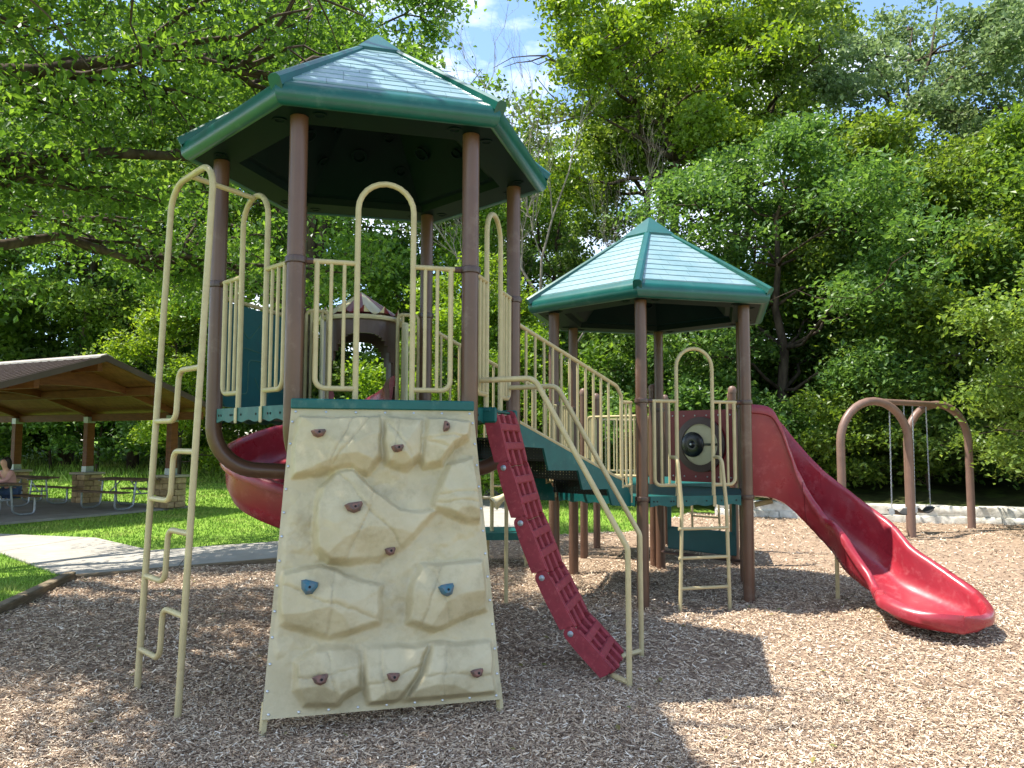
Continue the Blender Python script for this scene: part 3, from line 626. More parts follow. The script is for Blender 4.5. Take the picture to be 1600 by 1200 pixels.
mb.box(s(0, .02, 2.02), (.66, .1, .02), .004, s.rot); mb.build('bracket', 'deck_green', tcx)
for sg, e in ((-1, .405), (1, .47)):
    mb = MB(); mb.tube(fillet([s(sg*.42, .02, 2.245), s(sg*.42, .44, 2.255), s(sg*e, 1.125, 1.02), s(sg*e, 1.13, -.1)], .1, 6), .021, 12); h_ = mb.build('handrail', 'tan_pipe', tcx)
    mb = MB(); mb.tube([s(sg*.25, .985, .085), s(sg*e, 1.125, .085)], .02, 10); mb.build('foot_link', 'tan_pipe', h_)

# stairs between the towers
s = Side(C1, 0); st = thing('play_stairs', 'short stair with green stringers and tan balusters joining the two towers', 'stairs', s(0, .95, 0))
for sg in (-1, 1):
    a = sg*.54; top = lambda b: 1.985-.375*(b-.06)
    bot = [(1.84, 1.1), (1.52, 1.13), (1.45, 1.30), (1.05, 1.31), (.98, 1.50), (.55, 1.51), (.48, 1.72), (.06, 1.74)]
    pl = [(.06, top(.06)), (1.74, top(1.74)), (1.84, 1.22)]+[(p[0], p[1]) for p in bot]
    mb = MB(); mb.prism(pl, s.n, (0, 0, 1), s.t, s(a, 0, 0), .025); sr = mb.build('stringer', 'deck_green', st, smooth=0)
    mb = MB(); mb.tube(fillet([s(a, .06, top(.06)+.012), s(a, 1.60, top(1.60)+.012), s(a, 1.72, top(1.72)+.03)], .1), .019, 8)
    rp_ = [s(a, .06, 2.885), s(a, 1.62, 2.365), s(a, 1.70, 2.27), s(a, 1.70, 1.30)]; mb.tube(fillet(rp_, .05), .02, 10); rl = mb.build('stair_rail', 'tan_pipe', st)
    for i in range(12):
        b = .13+i*.123; mb = MB(); mb.tube([s(a, b, top(b)), s(a, b, 2.885-.332*(b-.06))], RB, 8); mb.build('baluster', 'tan_pipe', rl)
    mb = MB(); mb.tube([s(a, 1.70, 2.20), s(a, 1.88, 2.20)], .018, 8); mb.tube(fillet([s(a, 1.86, 2.2), s(a, 1.86, 1.14)], .02), .018, 8); mb.tube([s(a, 1.70, 1.32), s(a, 1.86, 1.32)], .018, 8); mb.tube([s(a, 1.78, 1.32), s(a, 1.78, 2.2)], RB, 8); mb.build('end_panel', 'tan_pipe', rl)
for i, z in enumerate((1.82, 1.615, 1.41)):
    b = .32+i*.60; mb = MB(); mb.box(s(0, b, z-.012), (1.04, .58, .02), .003, s.rot); mb.box(s(0, b+.29, z-.11), (1.04, .012, .2), .003, s.rot); mb.build('step', 'perforated', st, smooth=0)
mb = MB(); mb.tube([s(.45, .98, -.05), s(.45, .98, 1.4)], .022, 10); mb.build('support_leg', 'tan_pipe', st)

# --- lower tower
t2 = thing('play_tower', 'lower play tower with green hexagonal roof paled by sheen beside the long red slide', 'play tower', (C2[0], C2[1], 0))
for k in range(6):
    p = hv(C2, k); mb = MB(); mb.tube([p+np.array([0, 0, -.1]), p+np.array([0, 0, 3.34])], PR, 18); mb.build('post', 'brown_post', t2)
    clamp(t2, C2, k, Z2+1.02); clamp(t2, C2, k, Z2-.02)
deck(t2, C2, Z2, (4,)); arch_rail(t2, C2, 4, Z2, la=.215, za=1.6); bar_panel(t2, C2, 2, Z2, -.55, .55, 8)
roof(t2, C2, 3.4008, 1.075)
# rung ladder of the lower tower
s = Side(C2, 4); rl = thing('rung_ladder', 'tan rung ladder up to the lower tower beneath its arch', 'ladder', s(.0, .2, 0))
for sg in (-1, 1):
    mb = MB(); mb.tube(fillet([s(sg*.26-.035, .0, 1.62), s(sg*.26-.035, .16, 1.62), s(sg*.26-.01, .2, 1.1), s(sg*.29-.03, .22, -.1)], .11), .0195, 10); mb.build('side_rail', 'tan_pipe', rl)
for z in (.27, .58, .88):
    mb = MB(); mb.tube([s(-.29-.03, .21, z), s(.29-.03, .21, z)], .017, 8); mb.build('rung', 'tan_pipe', rl)
# red bubble panel at the back right of the lower tower
s = Side(C2, 0); bp = thing('window_panel', 'dark red panel with a tan ring and round black dial, back of the lower tower', 'play panel', s(-.04, 0, Z2))
pl = fillet([(-.5, .06, 0), (.5, .06, 0), (.5, 1.0, 0), (-.5, 1.0, 0), (-.5, .06, 0)], .06)
mb = MB(); mb.prism([(p[0], p[1]) for p in pl[:-1]], s.t, (0, 0, 1), s.n, s(-.04, 0, Z2), .05); mb.build('board', 'panel_red', bp)
mb = MB(); mb.lathe([(.36, -.0), (.36, .03), (.27, .045), (.27, 0)], s(-.04, -.028, Z2+.55), 36, axis=-s.n, closed=True); mb.build('outer_ring', 'brown_plastic', bp)
mb = MB(); mb.lathe([(0, 0), (.27, 0), (.27, .02), (.25, .028), (0, .028)], s(-.04, -.03, Z2+.55), 36, axis=-s.n); mb.build('tan_disc', 'tan_plastic', bp)
mb = MB(); mb.lathe([(0, 0), (.165, 0), (.165, .02), (.14, .035), (.05, .03), (.03, .045), (0, .05)], s(.06, -.06, Z2+.55), 30, axis=-s.n); d_ = mb.build('black_dial', 'black_plastic', bp)
mb = MB(); mb.box(s(-.2, -.066, Z2+.55), (.2, .012, .03), .003, s.rot); mb.build('pointer', 'black_plastic', d_)
mb = MB(); mb.lathe([(0, 0), (.018, 0), (.014, .008), (0, .01)], s(.06, -.112, Z2+.55), 10, axis=-s.n); mb.build('hub_bolt', 'steel', d_)
for i in range(12):
    a = (-.43+.86*i/5) if i < 6 else (-.43+.86*(i-6)/5); z = Z2+(.93 if i < 6 else .13); mb = MB(); mb.lathe([(.012, 0), (.008, .008), (0, .009)], s(a-.04, -.025, z), 8, axis=-s.n); mb.build('rivet', 'steel', bp)
# dark green frame under the lower deck
up = thing('crawl_panel', 'dark green open frame panel hung under the lower deck', 'play panel', s(0, 0, .3))
mb = MB(); mb.box(s(0, 0, .50), (1.02, .03, .30), .02, s.rot); mb.box(s(0, 0, 1.10), (1.02, .03, .08), .01, s.rot)
for sg in (-1, 1): mb.box(s(sg*.48, 0, .85), (.06, .03, .5), .01, s.rot)
mb.build('frame', 'panel_teal', up); mb = MB(); mb.tube([s(-.6, -.03, .30), s(.6, -.03, .30)], .02, 8); mb.build('lower_rail', 'clamp_brown', up)

# ------------- swept slides
def sweep_slide(path, yaw, wall, wid, tipn, bank=None, th=.045):
    rings = []; n = len(path)
    for i in range(n):
        p = np.array(path[i]); y = yaw[i]; sd = np.array([math.sin(y), -math.cos(y), 0]); h = wall[i]; w = wid[i]
        f = 1.0; g_ = 0
        if i >= n-tipn: q = (i-(n-tipn))/(tipn-1); f = max((max(0, 1-q**2.0))**.5, .004); g_ = q**5
        b = 0 if bank is None else bank[i]
        hl, hr = (h, h) if np.isscalar(h) else h
        k_ = 1+.9*min(1, max(0, (w-.27)/.14))*(1 if i > n*.5 else 0)
        def pr(l, r): return [(-w-.05*k_, l-.09), (-w-.055*k_, l-.035), (-w-.04*k_, l), (-w-.005, l+.008*k_), (-w+.02, l-.015), (-w+.035, l-.06), (-w*.92, l*.35+.01), (-w*.75, .03), (-w*.45, .004), (0, 0),
                       (w*.45, .004), (w*.75, .03), (w*.92, r*.35+.01), (w-.035, r-.06), (w-.02, r-.015), (w+.005, r+.008*k_), (w+.04*k_, r), (w+.055*k_, r-.035), (w+.05*k_, r-.09), (w+.01, r-.10), (w*.97, r*.3-.03), (w*.78, -.03), (0, -th-.02), (-w*.78, -.03), (-w*.97, l*.3-.03), (-w-.01, l-.10)]
        PP = pr(hl, hr); hm_ = (hl+hr)/2
        rings.append([p+sd*a*f+np.array([0, 0, (z*(1-g_)+(hm_-.004)*g_) if 4 <= j_ <= 14 else (z if j_ < 19 else z*(1-.6*g_)-.0*g_)]) for j_, (a, z) in enumerate(PP)])
    return rings
def bez(P, n):
    P = [np.array(p, float) for p in P]; out = []
    for t in np.linspace(0, 1, n):
        Q = P
        while len(Q) > 1: Q = [a*(1-t)+b*t for a, b in zip(Q, Q[1:])]
        out.append(Q[0])
    return np.array(out)
s = Side(C2, 5); sl = thing('slide', 'long glossy red curved slide descending from the lower tower', 'slide', (3.5, 8.3, 0))
p0 = s(0, .02, 0)[:2]; n = 64
ctl = np.array([p0, p0+s.n[:2]*.22, (3.24, 9.04), (3.53, 8.85), (3.70, 8.52), (3.80, 8.08), (3.92, 7.6), (3.92, 7.2), (3.91, 6.80)])
cl = np.r_[0, np.cumsum(np.linalg.norm(np.diff(ctl, axis=0), axis=1))]; uu_ = np.linspace(0, cl[-1], 400); xy = np.c_[np.interp(uu_, cl, ctl[:, 0]), np.interp(uu_, cl, ctl[:, 1])]
for _ in range(3):
    kx = np.pad(xy, ((30, 30), (0, 0)), 'edge'); kx[:30] = 2*xy[0]-xy[30:0:-1]; kx[-30:] = 2*xy[-1]-xy[-2:-32:-1]
    xy = np.stack([np.convolve(kx[:, q], np.ones(61)/61, 'valid') for q in (0, 1)], 1)
    if _ == 1: break
xy = xy[np.linspace(0, 399, n).astype(int)]; dd = np.gradient(xy, axis=0); yw = np.arctan2(dd[:, 1], dd[:, 0])
ln = np.r_[0, np.cumsum(np.linalg.norm(np.diff(xy, axis=0), axis=1))]
ip = lambda xs, ys: np.interp(ln, xs, ys)
def smo(a, k=5): return np.convolve(np.pad(a, k, 'edge'), np.ones(2*k+1)/(2*k+1), 'valid')
zz = smo(ip([0, .30, .5, .8, 1.28, 1.75, 2.2, 2.5, 2.8], [1.21, 1.20, 1.08, .84, .50, .29, .18, .15, .16]), 3)
wo = smo(ip([0, .30, .45, .65, .85, 1.3, 1.65, 2.0, 2.3, 2.55, 2.8], [1.0, .98, .80, .60, .52, .50, .45, .36, .24, .16, .11]), 2)
wi = smo(ip([0, .30, .45, .6, .8, 1.1, 1.3, 1.45, 1.7, 2.0, 2.2, 2.5, 2.8], [1.0, .98, .78, .54, .40, .33, .44, .44, .25, .13, .19, .17, .12]), 1)
wd = smo(ip([0, .35, .8, 1.1, 1.4, 1.75, 2.0, 2.3, 2.8], [.40, .36, .27, .24, .31, .25, .31, .40, .41]), 1)
RG = sweep_slide(np.c_[xy, zz], yw, list(zip(wo, wi)), wd, 14)
cuts_ = [0, 16, 32, 46, n-1]
for i in range(4): mb = MB(); mb.loft(RG[cuts_[i]:cuts_[i+1]+1]); mb.build('slide_section', 'slide_red', sl, smooth=60)
for i in cuts_[1:4]:
    mb = MB(); r_ = RG[i]; c_ = np.mean(r_, 0); mb.loft([[c_+(p-c_)*1.006-np.array([math.cos(yw[i]), math.sin(yw[i]), 0])*.004 for p in r_], [c_+(p-c_)*1.006+np.array([math.cos(yw[i]), math.sin(yw[i]), 0])*.004 for p in r_]], caps=False); mb.build('seam', 'maroon_plastic', sl)
mb = MB(); mb.tube([(3.56, 8.58, -.1), (3.56, 8.58, .60)], .022, 10); mb.build('support_leg', 'tan_pipe', sl)
mb = MB(); mb.tube([s(0, .3, 1.10), s(.0, .1, 1.05)], .03, 8); mb.build('bracket', 'tan_pipe', sl)

# spiral slide and its hooded entrance behind the tall tower
s = Side(C1, 1); sp = thing('spiral_slide', 'dark red spiral slide half hidden behind the climbing wall', 'slide', (-2.11, 8.06, 0))
AX = s(.5, .6, 0)[:2]; n = 90; th = np.linspace(0, R(405), n); a0 = math.atan2(*( (s(0, .6, 0)[:2]-AX)[::-1])); rad = .50
xy = np.stack([AX[0]+rad*np.cos(a0+th), AX[1]+rad*np.sin(a0+th)], 1); zz = np.maximum(2.02-.235*th, .32); yw = a0+th+math.pi/2
pre = np.array([s(0, b, 0)[:2] for b in np.linspace(.05, .55, 8)]); xy = np.r_[pre, xy]; zz = np.r_[np.full(8, 2.03), zz]; yw = np.r_[np.full(8, yw[0]), yw]
wl = [(.26, .40)]*len(xy); RG = sweep_slide(np.c_[xy, zz], yw, wl, np.full(len(xy), .30), 9)
for i in range(4): mb = MB(); mb.loft(RG[i*24:min(len(RG), (i+1)*24+1)]); mb.build('slide_section', 'slide_red', sp, smooth=60)
mb = MB(); mb.tube([(AX[0], AX[1], -.1), (AX[0], AX[1], 2.1)], .057, 14); mb.build('centre_pole', 'brown_post', sp)
hd = thing('slide_hood', 'brown hood with a striped tan and maroon scalloped cone roof, seen through the railing', 'slide hood', s(0, .3, Z1))
HC = s(0, .36, 0); mb = MB(); sg_ = 64; rw = .40
for i in range(sg_):                                  # round wall with a doorway front and back
    a0_, a1_ = 2*math.pi*i/sg_, 2*math.pi*(i+1)/sg_; am = (a0_+a1_)/2; fx = math.cos(am)
    lo = 0
    ph = abs(math.asin(max(-1, min(1, math.cos(am)))))/R(58)
    if ph < 1: lo = .82*math.sqrt(1-ph**3)
    for r0_, r1_ in ((rw, rw-.025),):
        P = lambda a, r, z: HC+s.t*r*math.cos(a)+s.n*r*math.sin(a)+np.array([0, 0, Z1+z])
        mb.loft([[P(a0_, r0_, lo), P(a1_, r0_, lo), P(a1_, r1_, lo), P(a0_, r1_, lo)], [P(a0_, r0_, 1.0), P(a1_, r0_, 1.0), P(a1_, r1_, 1.0), P(a0_, r1_, 1.0)]])
mb.build('hood_wall', 'brown_plastic', hd, smooth=40)
mb = MB(); mb.lathe([(.40, .96), (.44, .96), (.45, .98), (.44, 1.0), (.40, 1.01)], HC+np.array([0, 0, Z1]), 32, closed=True); mb.build('rim', 'tan_plastic', hd)
for i in range(12):
    a0_, a1_ = 2*math.pi*i/12, 2*math.pi*(i+1)/12; top = HC+np.array([0, 0, Z1+1.30]); ring = []
    for j in range(9):
        a = a0_+(a1_-a0_)*j/8; dz = .09*math.sin(math.pi*j/8); ring.append((a, dz))
    V = [top]+[HC+s.t*.405*math.cos(a)+s.n*.405*math.sin(a)+np.array([0, 0, Z1+1.03+.0]) for a, dz in ring]+[HC+s.t*.415*math.cos(a)+s.n*.415*math.sin(a)+np.array([0, 0, Z1+1.10-dz]) for a, dz in ring]
    Fc = [(0, j+1, j+2) for j in range(8)]+[(j+1, j+10, j+11, j+2) for j in range(8)]
    mb = MB(); mb.add(V, Fc); mb.build('cone_stripe', 'maroon_plastic' if i % 2 else 'tan_plastic', hd, smooth=30)
for sg in (-1, 1):
    mb = MB()
    for j in range(5): mb.box(s(sg*.40, -.02-.06*j, Z1+.47), (.03, .05, .94-.02*j), .012, s.rot)
    mb.build('side_wing', 'tan_plastic', hd)

# --- low roofless platform behind
t3 = thing('play_platform', 'roofless rear platform on short brown posts with domed caps', 'play platform', (C3[0], C3[1], 0))
for k in range(6):
    p = hv(C3, k); mb = MB(); mb.tube([p+np.array([0, 0, -.1]), p+np.array([0, 0, 2.52])], .058, 14); po = mb.build('post', 'brown_post', t3)
    mb = MB(); mb.lathe([(.062, -.03), (.064, .0), (.058, .035), (.04, .06), (0, .07)], p+np.array([0, 0, 2.52]), 14); mb.build('post_cap', 'swing_brown', po)
deck(t3, C3, Z3)
for k in (1, 2, 3): bar_panel(t3, C3, k, Z3, -.54, .54, 7, zt=.95)
s = Side(C3, 0); r3 = thing('rung_ladder', 'small tan rung ladder far behind the lower tower', 'ladder', s(0, .2, 0))
for sg in (-1, 1): mb = MB(); mb.tube(fillet([s(sg*.24, .02, 1.7), s(sg*.24, .17, 1.7), s(sg*.26, .24, -.1)], .08), .019, 8); mb.build('side_rail', 'tan_pipe', r3)
for z in (.25, .55, .85): mb = MB(); mb.tube([s(-.255, .22, z), s(.255, .22, z)], .016, 8); mb.build('rung', 'tan_pipe', r3)

# talk tube and low green step behind the tread climber
tk = thing('talk_tube_step', 'low green step with a tan talk cone on its post, behind the tread climber', 'play step', (-.05, 11.2, 0))
mb = MB(); pl = fillet([(-.5, -.38, 0), (.45, -.38, 0), (.45, .4, 0), (-.5, .4, 0), (-.5, -.38, 0)], .18); mb.prism([(p[0], p[1]) for p in pl[:-1]], (1, 0, 0), (0, 1, 0), (0, 0, 1), (-.05, 11.2, .47), .10); mb.build('step_top', 'deck_green', tk)
for x, y in ((-.35, 10.95), (.2, 10.95), (-.35, 11.5), (.2, 11.5)): mb = MB(); mb.tube([(x, y, -.1), (x, y, .44)], .025, 10); mb.build('leg', 'tan_pipe', tk)
mb = MB(); mb.tube([(-.28, 11.05, .5), (-.28, 11.05, 1.38)], .028, 10); mb.build('pole', 'tan_pipe', tk)
mb = MB(); mb.tube(fillet([(-.28, 11.05, 1.36), (-.46, 11.02, 1.36), (-.44, 11.02, .98), (-.28, 11.05, .98)], .07), .017, 8); mb.tube([(-.26, 11.05, 1.15), (.2, 11.1, 1.15)], .015, 8); mb.build('handle', 'tan_pipe', tk)
mb = MB(); mb.lathe([(.03, 0), (.05, .12), (.10, .26), (.095, .26), (.04, .12), (.02, .02)], (-.05, 11.0, 1.05), 18, axis=(-.8, -.25, -.55)); mb.build('talk_cone', 'tan_plastic', tk)

n = 170; a = rng.uniform(-.6, .5, n); d = np.sqrt(rng.uniform(9, 120, n)); P = np.stack([d*np.sin(a), d*np.cos(a)], 1); P = P[inside(P, MULCH)]; n = len(P); c = np.c_[P, lump(P[:, 0], P[:, 1])+.034]
t = rng.uniform(0, 2*np.pi, n); u = np.stack([np.cos(t), np.sin(t), rng.normal(0, .2, n)], 1); v = np.stack([-np.sin(t), np.cos(t), rng.normal(0, .25, n)], 1); l = rng.uniform(.012, .03, n)[:, None]
V = np.stack([c-u*l, c+v*l*.6+[0, 0, .004], c+u*l, c-v*l*.6+[0, 0, .004]], 1).reshape(-1, 3)
tag(link_mesh('fallen_leaves', np_mesh('fallen_leaves', V, np.arange(4*n).reshape(-1, 4)), 'leaf_dry'), 'few fallen leaves scattered on the wood chips', 'leaves', kind='stuff')
# ---------------------------------------------------------------- swing set
A_, B_, D_ = np.array([6.0, 14.15]), np.array([7.48, 14.61]), np.array([9.3, 15.79]); C_ = D_+(A_-B_)
sw = thing('swing_set', 'brown swing frame of two tall arches joined by a top beam', 'swing frame', ((A_[0]+D_[0])/2, (A_[1]+D_[1])/2, 0))
ZS = 2.55; apx = []
for a, b in ((A_, B_), (C_, D_)):
    mid = (a+b)/2; h = np.linalg.norm(b-a)/2; d = (b-a)/np.linalg.norm(b-a); pts = [np.r_[a, -.1], np.r_[a, ZS-h]]
    for i in range(1, 16): t = math.pi*(1-i/16); pts.append(np.r_[mid+d*h*math.cos(t), ZS-h+h*math.sin(t)])
    pts += [np.r_[b, ZS-h], np.r_[b, -.1]]; mb = MB(); mb.tube(pts, .075, 16); mb.build('arch', 'swing_brown', sw); apx.append(np.r_[mid, ZS])
mb = MB(); mb.tube([apx[0], apx[1]], .055, 14); mb.build('top_beam', 'swing_brown', sw)
bd = (apx[1]-apx[0]); bl_ = np.linalg.norm(bd); bd = bd/bl_; bs = np.array([-bd[1], bd[0], 0])
mb = MB(); N_ = 9
for i in range(N_):
    t = 2*math.pi*i/N_
lk = MB(); pts = [(0.011*math.cos(t), 0, .026*math.sin(t)) for t in np.linspace(0, 2*math.pi, 11)]; lk.tube(pts, .0045, 5, caps=False)
link_proto = np.array(lk.v), lk.f
def chain(p, q, name, parent):
    p, q = np.array(p), np.array(q); d = q-p; Lg = np.linalg.norm(d); n = int(Lg/.038); mb = MB(); d = d/Lg
    u = nrm(np.cross(d, [1, .3, 0])); w = np.cross(d, u)
    for i in range(n):
        c = p+d*(i+.5)*Lg/n; a, b = (u, w) if i % 2 else (w, u); mb.add([c+a*v[0]+b*v[1]+d*v[2] for v in link_proto[0]], link_proto[1])
    return mb.build(name, 'galvanised', parent)
for f, lab in ((.34, 'black belt swing on chains nearer the middle leg of the frame'), (.70, 'black belt swing on chains at the far end of the frame')):
    c = apx[0]+bd*bl_*f; w_ = .27; seat = c-np.array([0, 0, ZS-.52]); sg = thing('swing', lab, 'swing', seat, 'belt swings on the frame')
    prof = []
    for i in range(13):
        x = -w_+2*w_*i/12; z = -.10*math.cos(x/w_*math.pi/2)
        prof.append(seat+bd*x+np.array([0, 0, z]))
    rings = [[p+bs*.095-np.array([0, 0, .006]), p+bs*.095+np.array([0, 0, .006]), p-bs*.095+np.array([0, 0, .006]), p-bs*.095-np.array([0, 0, .006])] for p in prof]
    mb = MB(); mb.loft(rings); mb.build('seat', 'rubber_black', sg, smooth=50)
    for e in (-1, 1):
        chain(c+bd*e*(w_-.03)-np.array([0, 0, .055]), seat+bd*e*w_+np.array([0, 0, .01]), 'chain', sg)
        mb = MB(); mb.prism([(-.05, .03), (.05, .03), (.06, -.06), (0, -.11), (-.06, -.06)], bs, (0, 0, 1), bd, seat+bd*e*(w_+.008), .012); mb.build('end_plate', 'galvanised', sg)

# ---------------------------------------------------------------- limestone wall
sw_line = [np.array(p) for p in ((4.9, 18.75), (7.3, 17.78), (9.1, 17.1), (11.3, 16.4), (15.5, 15.3))]
lw = thing('stone_wall', 'low white limestone block wall behind the swings', 'stone wall', (9.1, 17.3, 0))
def along(sv):
    for a, b in zip(sw_line, sw_line[1:]):
        l = np.linalg.norm(b-a)
        if sv <= l: return a+(b-a)*sv/l, nrm(b-a)
        sv -= l
    return sw_line[-1], nrm(sw_line[-1]-sw_line[-2])
tot = sum(np.linalg.norm(b-a) for a, b in zip(sw_line, sw_line[1:]))
def rough_block(L_, D, H, seed):
    r = np.random.default_rng(seed); mb = MB(); nx = 8
    rings = []
    for i in range(nx+1):
        x = -L_/2+L_*i/nx; e = .012 if 0 < i < nx else -.01
        rings.append([np.array([x, y+r.normal(0, .010), z+r.normal(0, .007)]) for y, z in ((-D/2-e, -H/2), (-D/2-e-.012, 0), (-D/2-e+.01, H/2-.015), (-D/2+.03, H/2), (D/2, H/2), (D/2, -H/2))])
    mb.loft(rings); return mb
for course, (z, off_) in enumerate(((.10, 0), (.305, .16))):
    x = .0; i = 0
    while x < tot-.3:
        L_ = random.uniform(1.6, 2.7) if course else random.uniform(1.0, 2.0); L_ = min(L_, tot-x); c, d = along(x+L_/2); nn_ = np.array([-d[1], d[0]])
        c = c+nn_*off_*.4; mb = rough_block(L_-.015, .42, .20 if course == 0 else .205, 100*course+i); ob = mb.build('stone_block', 'limestone', None, smooth=40)
        ob.parent = lw; ob.location = (c[0]-9.1, c[1]-17.3, z); ob.rotation_euler = (random.uniform(-.012, .012), random.uniform(-.008, .008), math.atan2(d[1], d[0])); x += L_; i += 1
# raised woodland floor held by the wall
wf = [np.r_[along(v)[0]+np.array([-along(v)[1][1], along(v)[1][0]])*.12, .36] for v in np.linspace(0, tot, 24)]
V = []; F = []
for i, p in enumerate(wf):
    for j, dd_ in enumerate((0, 2, 5, 10, 20, 40)): V.append((p[0]+dd_*.2+(i-8)*dd_*.02, p[1]+dd_, .36+.11*dd_+.06*math.sin(i*1.3+j)))
for i in range(23):
    for j in range(5): F.append((i*6+j, (i+1)*6+j, (i+1)*6+j+1, i*6+j+1))
tag(link_mesh('woodland_floor', np_mesh('woodland_floor', V, F, True), 'forest_floor'), kind='structure')

# ---------------------------------------------------------------- pavilion
U = np.array([-.888, .46, 0]); W = np.array([-.46, -.888, 0]); P1 = np.array([-8.9, 20.3, 0]); UP = np.array([0, 0, 1.])
prot = np.stack([U, W, UP], 1); SPN = 5.6; PZ = lambda u, w, z: P1+U*u+W*w+UP*z
tag(MB().prism([(-.12, -.5), (13.5, -.5), (13.5, 6.4), (-.12, 6.4)], U, W, UP, P1+UP*.0, .10).build('pavilion_slab', 'concrete', smooth=0), kind='structure')
pv = thing('pavilion', 'open timber picnic pavilion with brown metal gable roof and stone piers', 'pavilion', P1)
r_z = lambda w: 3.64-.335*abs(w-SPN/2)
for bay in range(4):
    for w in (0, SPN):
        u = bay*3.42; c = PZ(u, w, 0); pier = MB().box(c+UP*.42, (.40, .40, .74), .01, prot).build('pier', 'pier_stone', pv, smooth=0)
        for cs in range(5):
            z = .13+cs*.155
            for f_ in range(4):
                fa = (U, W) if f_ % 2 == 0 else (W, U); sg = 1 if f_ < 2 else -1; sp_ = (.0 if cs % 2 else .09)
                for lo_, hi_ in ((-.27, sp_-.02), (sp_-.008, .27)):
                    q = c+fa[1]*sg*.235+fa[0]*(lo_+hi_)/2+UP*z; rt = np.stack([fa[0], fa[1], UP], 1)
                    MB().box(q, (hi_-lo_-.01, .075+.012*random.random(), .145), .012, rt).build('stone', 'pier_stone', pier, smooth=0)
        MB().box(c+UP*.865, (.66, .66, .06), .012, prot).build('pier_cap', 'pier_cap', pv, smooth=0)
        MB().box(c+UP*1.66, (.19, .22, 1.56), .01, prot).build('post', 'glulam', pv, smooth=0)
        for z in (.98, 2.36): MB().box(c+UP*z, (.20, .235, .17), .004, prot).build('post_plate', 'galvanised', pv, smooth=0)
    u = bay*3.42; ring = []
    lowr, topr = [], []
    for i in range(21):
        w = -.35+(SPN+.7)*i/20; f = abs(w-SPN/2)/(SPN/2+.35); topz = r_z(w)-.10; lowz = min(topz-.16, 2.42+.62*(1-f**2)); topr.append((w, topz)); lowr.append((w, lowz))
    MB().prism(topr+lowr[::-1], W, UP, U, PZ(u, 0, 0), .16).build('arched_beam', 'glulam', pv, smooth=0)
for w in (-.05, SPN*.25, SPN*.5, SPN*.75, SPN+.05):
    MB().box(PZ(5.13-.0, w, r_z(w)-.20-(.06 if w in (-.05, SPN+.05) else 0)), (12.3, .12, .2), .006, prot).build('purlin', 'glulam', pv, smooth=0)
for sg in (0, 1):
    wA, wB = (SPN/2, -.55) if sg == 0 else (SPN/2, SPN+.55)
    nb_ = 22
    for i in range(nb_):
        a, b = wA+(wB-wA)*i/nb_, wA+(wB-wA)*(i+1)/nb_-.008*np.sign(wB-wA)
        MB().loft([[PZ(-1.2, a, r_z(a)-.09), PZ(-1.2, b, r_z(b)-.09), PZ(-1.2, b, r_z(b)-.05), PZ(-1.2, a, r_z(a)-.05)], [PZ(11.5, a, r_z(a)-.09), PZ(11.5, b, r_z(b)-.09), PZ(11.5, b, r_z(b)-.05), PZ(11.5, a, r_z(a)-.05)]]).build('roof_board', 'roof_board', pv, smooth=0)
    mb = MB(); mb.loft([[PZ(-1.25, wA, r_z(wA)-.04), PZ(-1.25, wB, r_z(wB)-.04), PZ(-1.25, wB, r_z(wB)), PZ(-1.25, wA, r_z(wA))], [PZ(11.55, wA, r_z(wA)-.04), PZ(11.55, wB, r_z(wB)-.04), PZ(11.55, wB, r_z(wB)), PZ(11.55, wA, r_z(wA))]])
    rfp = mb.build('metal_roof', 'metal_roof', pv, smooth=0)
    mb = MB()
    for i in range(43):
        u = -1.24+i*.304; mb.loft([[PZ(u, wA, r_z(wA)+.002), PZ(u+.03, wA, r_z(wA)+.002), PZ(u+.03, wA, r_z(wA)+.045), PZ(u, wA, r_z(wA)+.045)], [PZ(u, wB, r_z(wB)+.002), PZ(u+.03, wB, r_z(wB)+.002), PZ(u+.03, wB, r_z(wB)+.045), PZ(u, wB, r_z(wB)+.045)]])
    mb.build('standing_seam', 'seam_metal', rfp, smooth=0)
    mb = MB(); mb.loft([[PZ(-1.27, wA, r_z(wA)-.09), PZ(-1.25, wA, r_z(wA)-.09), PZ(-1.25, wA, r_z(wA)+.05), PZ(-1.27, wA, r_z(wA)+.05)], [PZ(-1.27, wB, r_z(wB)-.09), PZ(-1.25, wB, r_z(wB)-.09), PZ(-1.25, wB, r_z(wB)+.05), PZ(-1.27, wB, r_z(wB)+.05)]]); mb.build('rake_trim', 'metal_roof', pv, smooth=0)
mb = MB(); mb.prism([(-.16, -.02), (0, .03), (.16, -.02), (.16, .02), (0, .085), (-.16, .02)], W, UP, U, PZ(5.15, SPN/2, 3.64), 12.8); mb.build('ridge_trim', 'metal_trim', pv, smooth=0)

# ---------------------------------------------------------------- picnic tables
def picnic():
    t = thing('picnic_table', 'x', 'picnic table', (0, 0, 0), 'picnic tables in the pavilion')
    for i in range(5): MB().box((0, -.30+.15*i, .735), (1.83, .142, .04), .005).build('plank', 'picnic_wood', t, smooth=0)
    for sg in (-1, 1):
        for i in range(2): MB().box((0, sg*(.62+.145*i), .44), (1.83, .138, .04), .005).build('plank', 'picnic_wood', t, smooth=0)
        x = sg*.62; mb = MB()
        for q in (-1, 1):
            mb.tube(fillet([(x, q*.18, .70), (x, q*.24, .10), (x, q*.40, .03), (x, q*.76, .03), (x, q*.76, .41)], .10), .024, 8)
        mb.tube([(x, -.30, .70), (x, .30, .70)], .02, 8); mb.tube([(x, -.2, .38), (x, .2, .38)], .02, 8)
        mb.build('leg_frame', 'galvanised', t)
        mb = MB(); mb.tube([(sg*.60, 0, .38), (sg*.18, 0, .70)], .016, 8); mb.build('brace', 'galvanised', t)
    return t
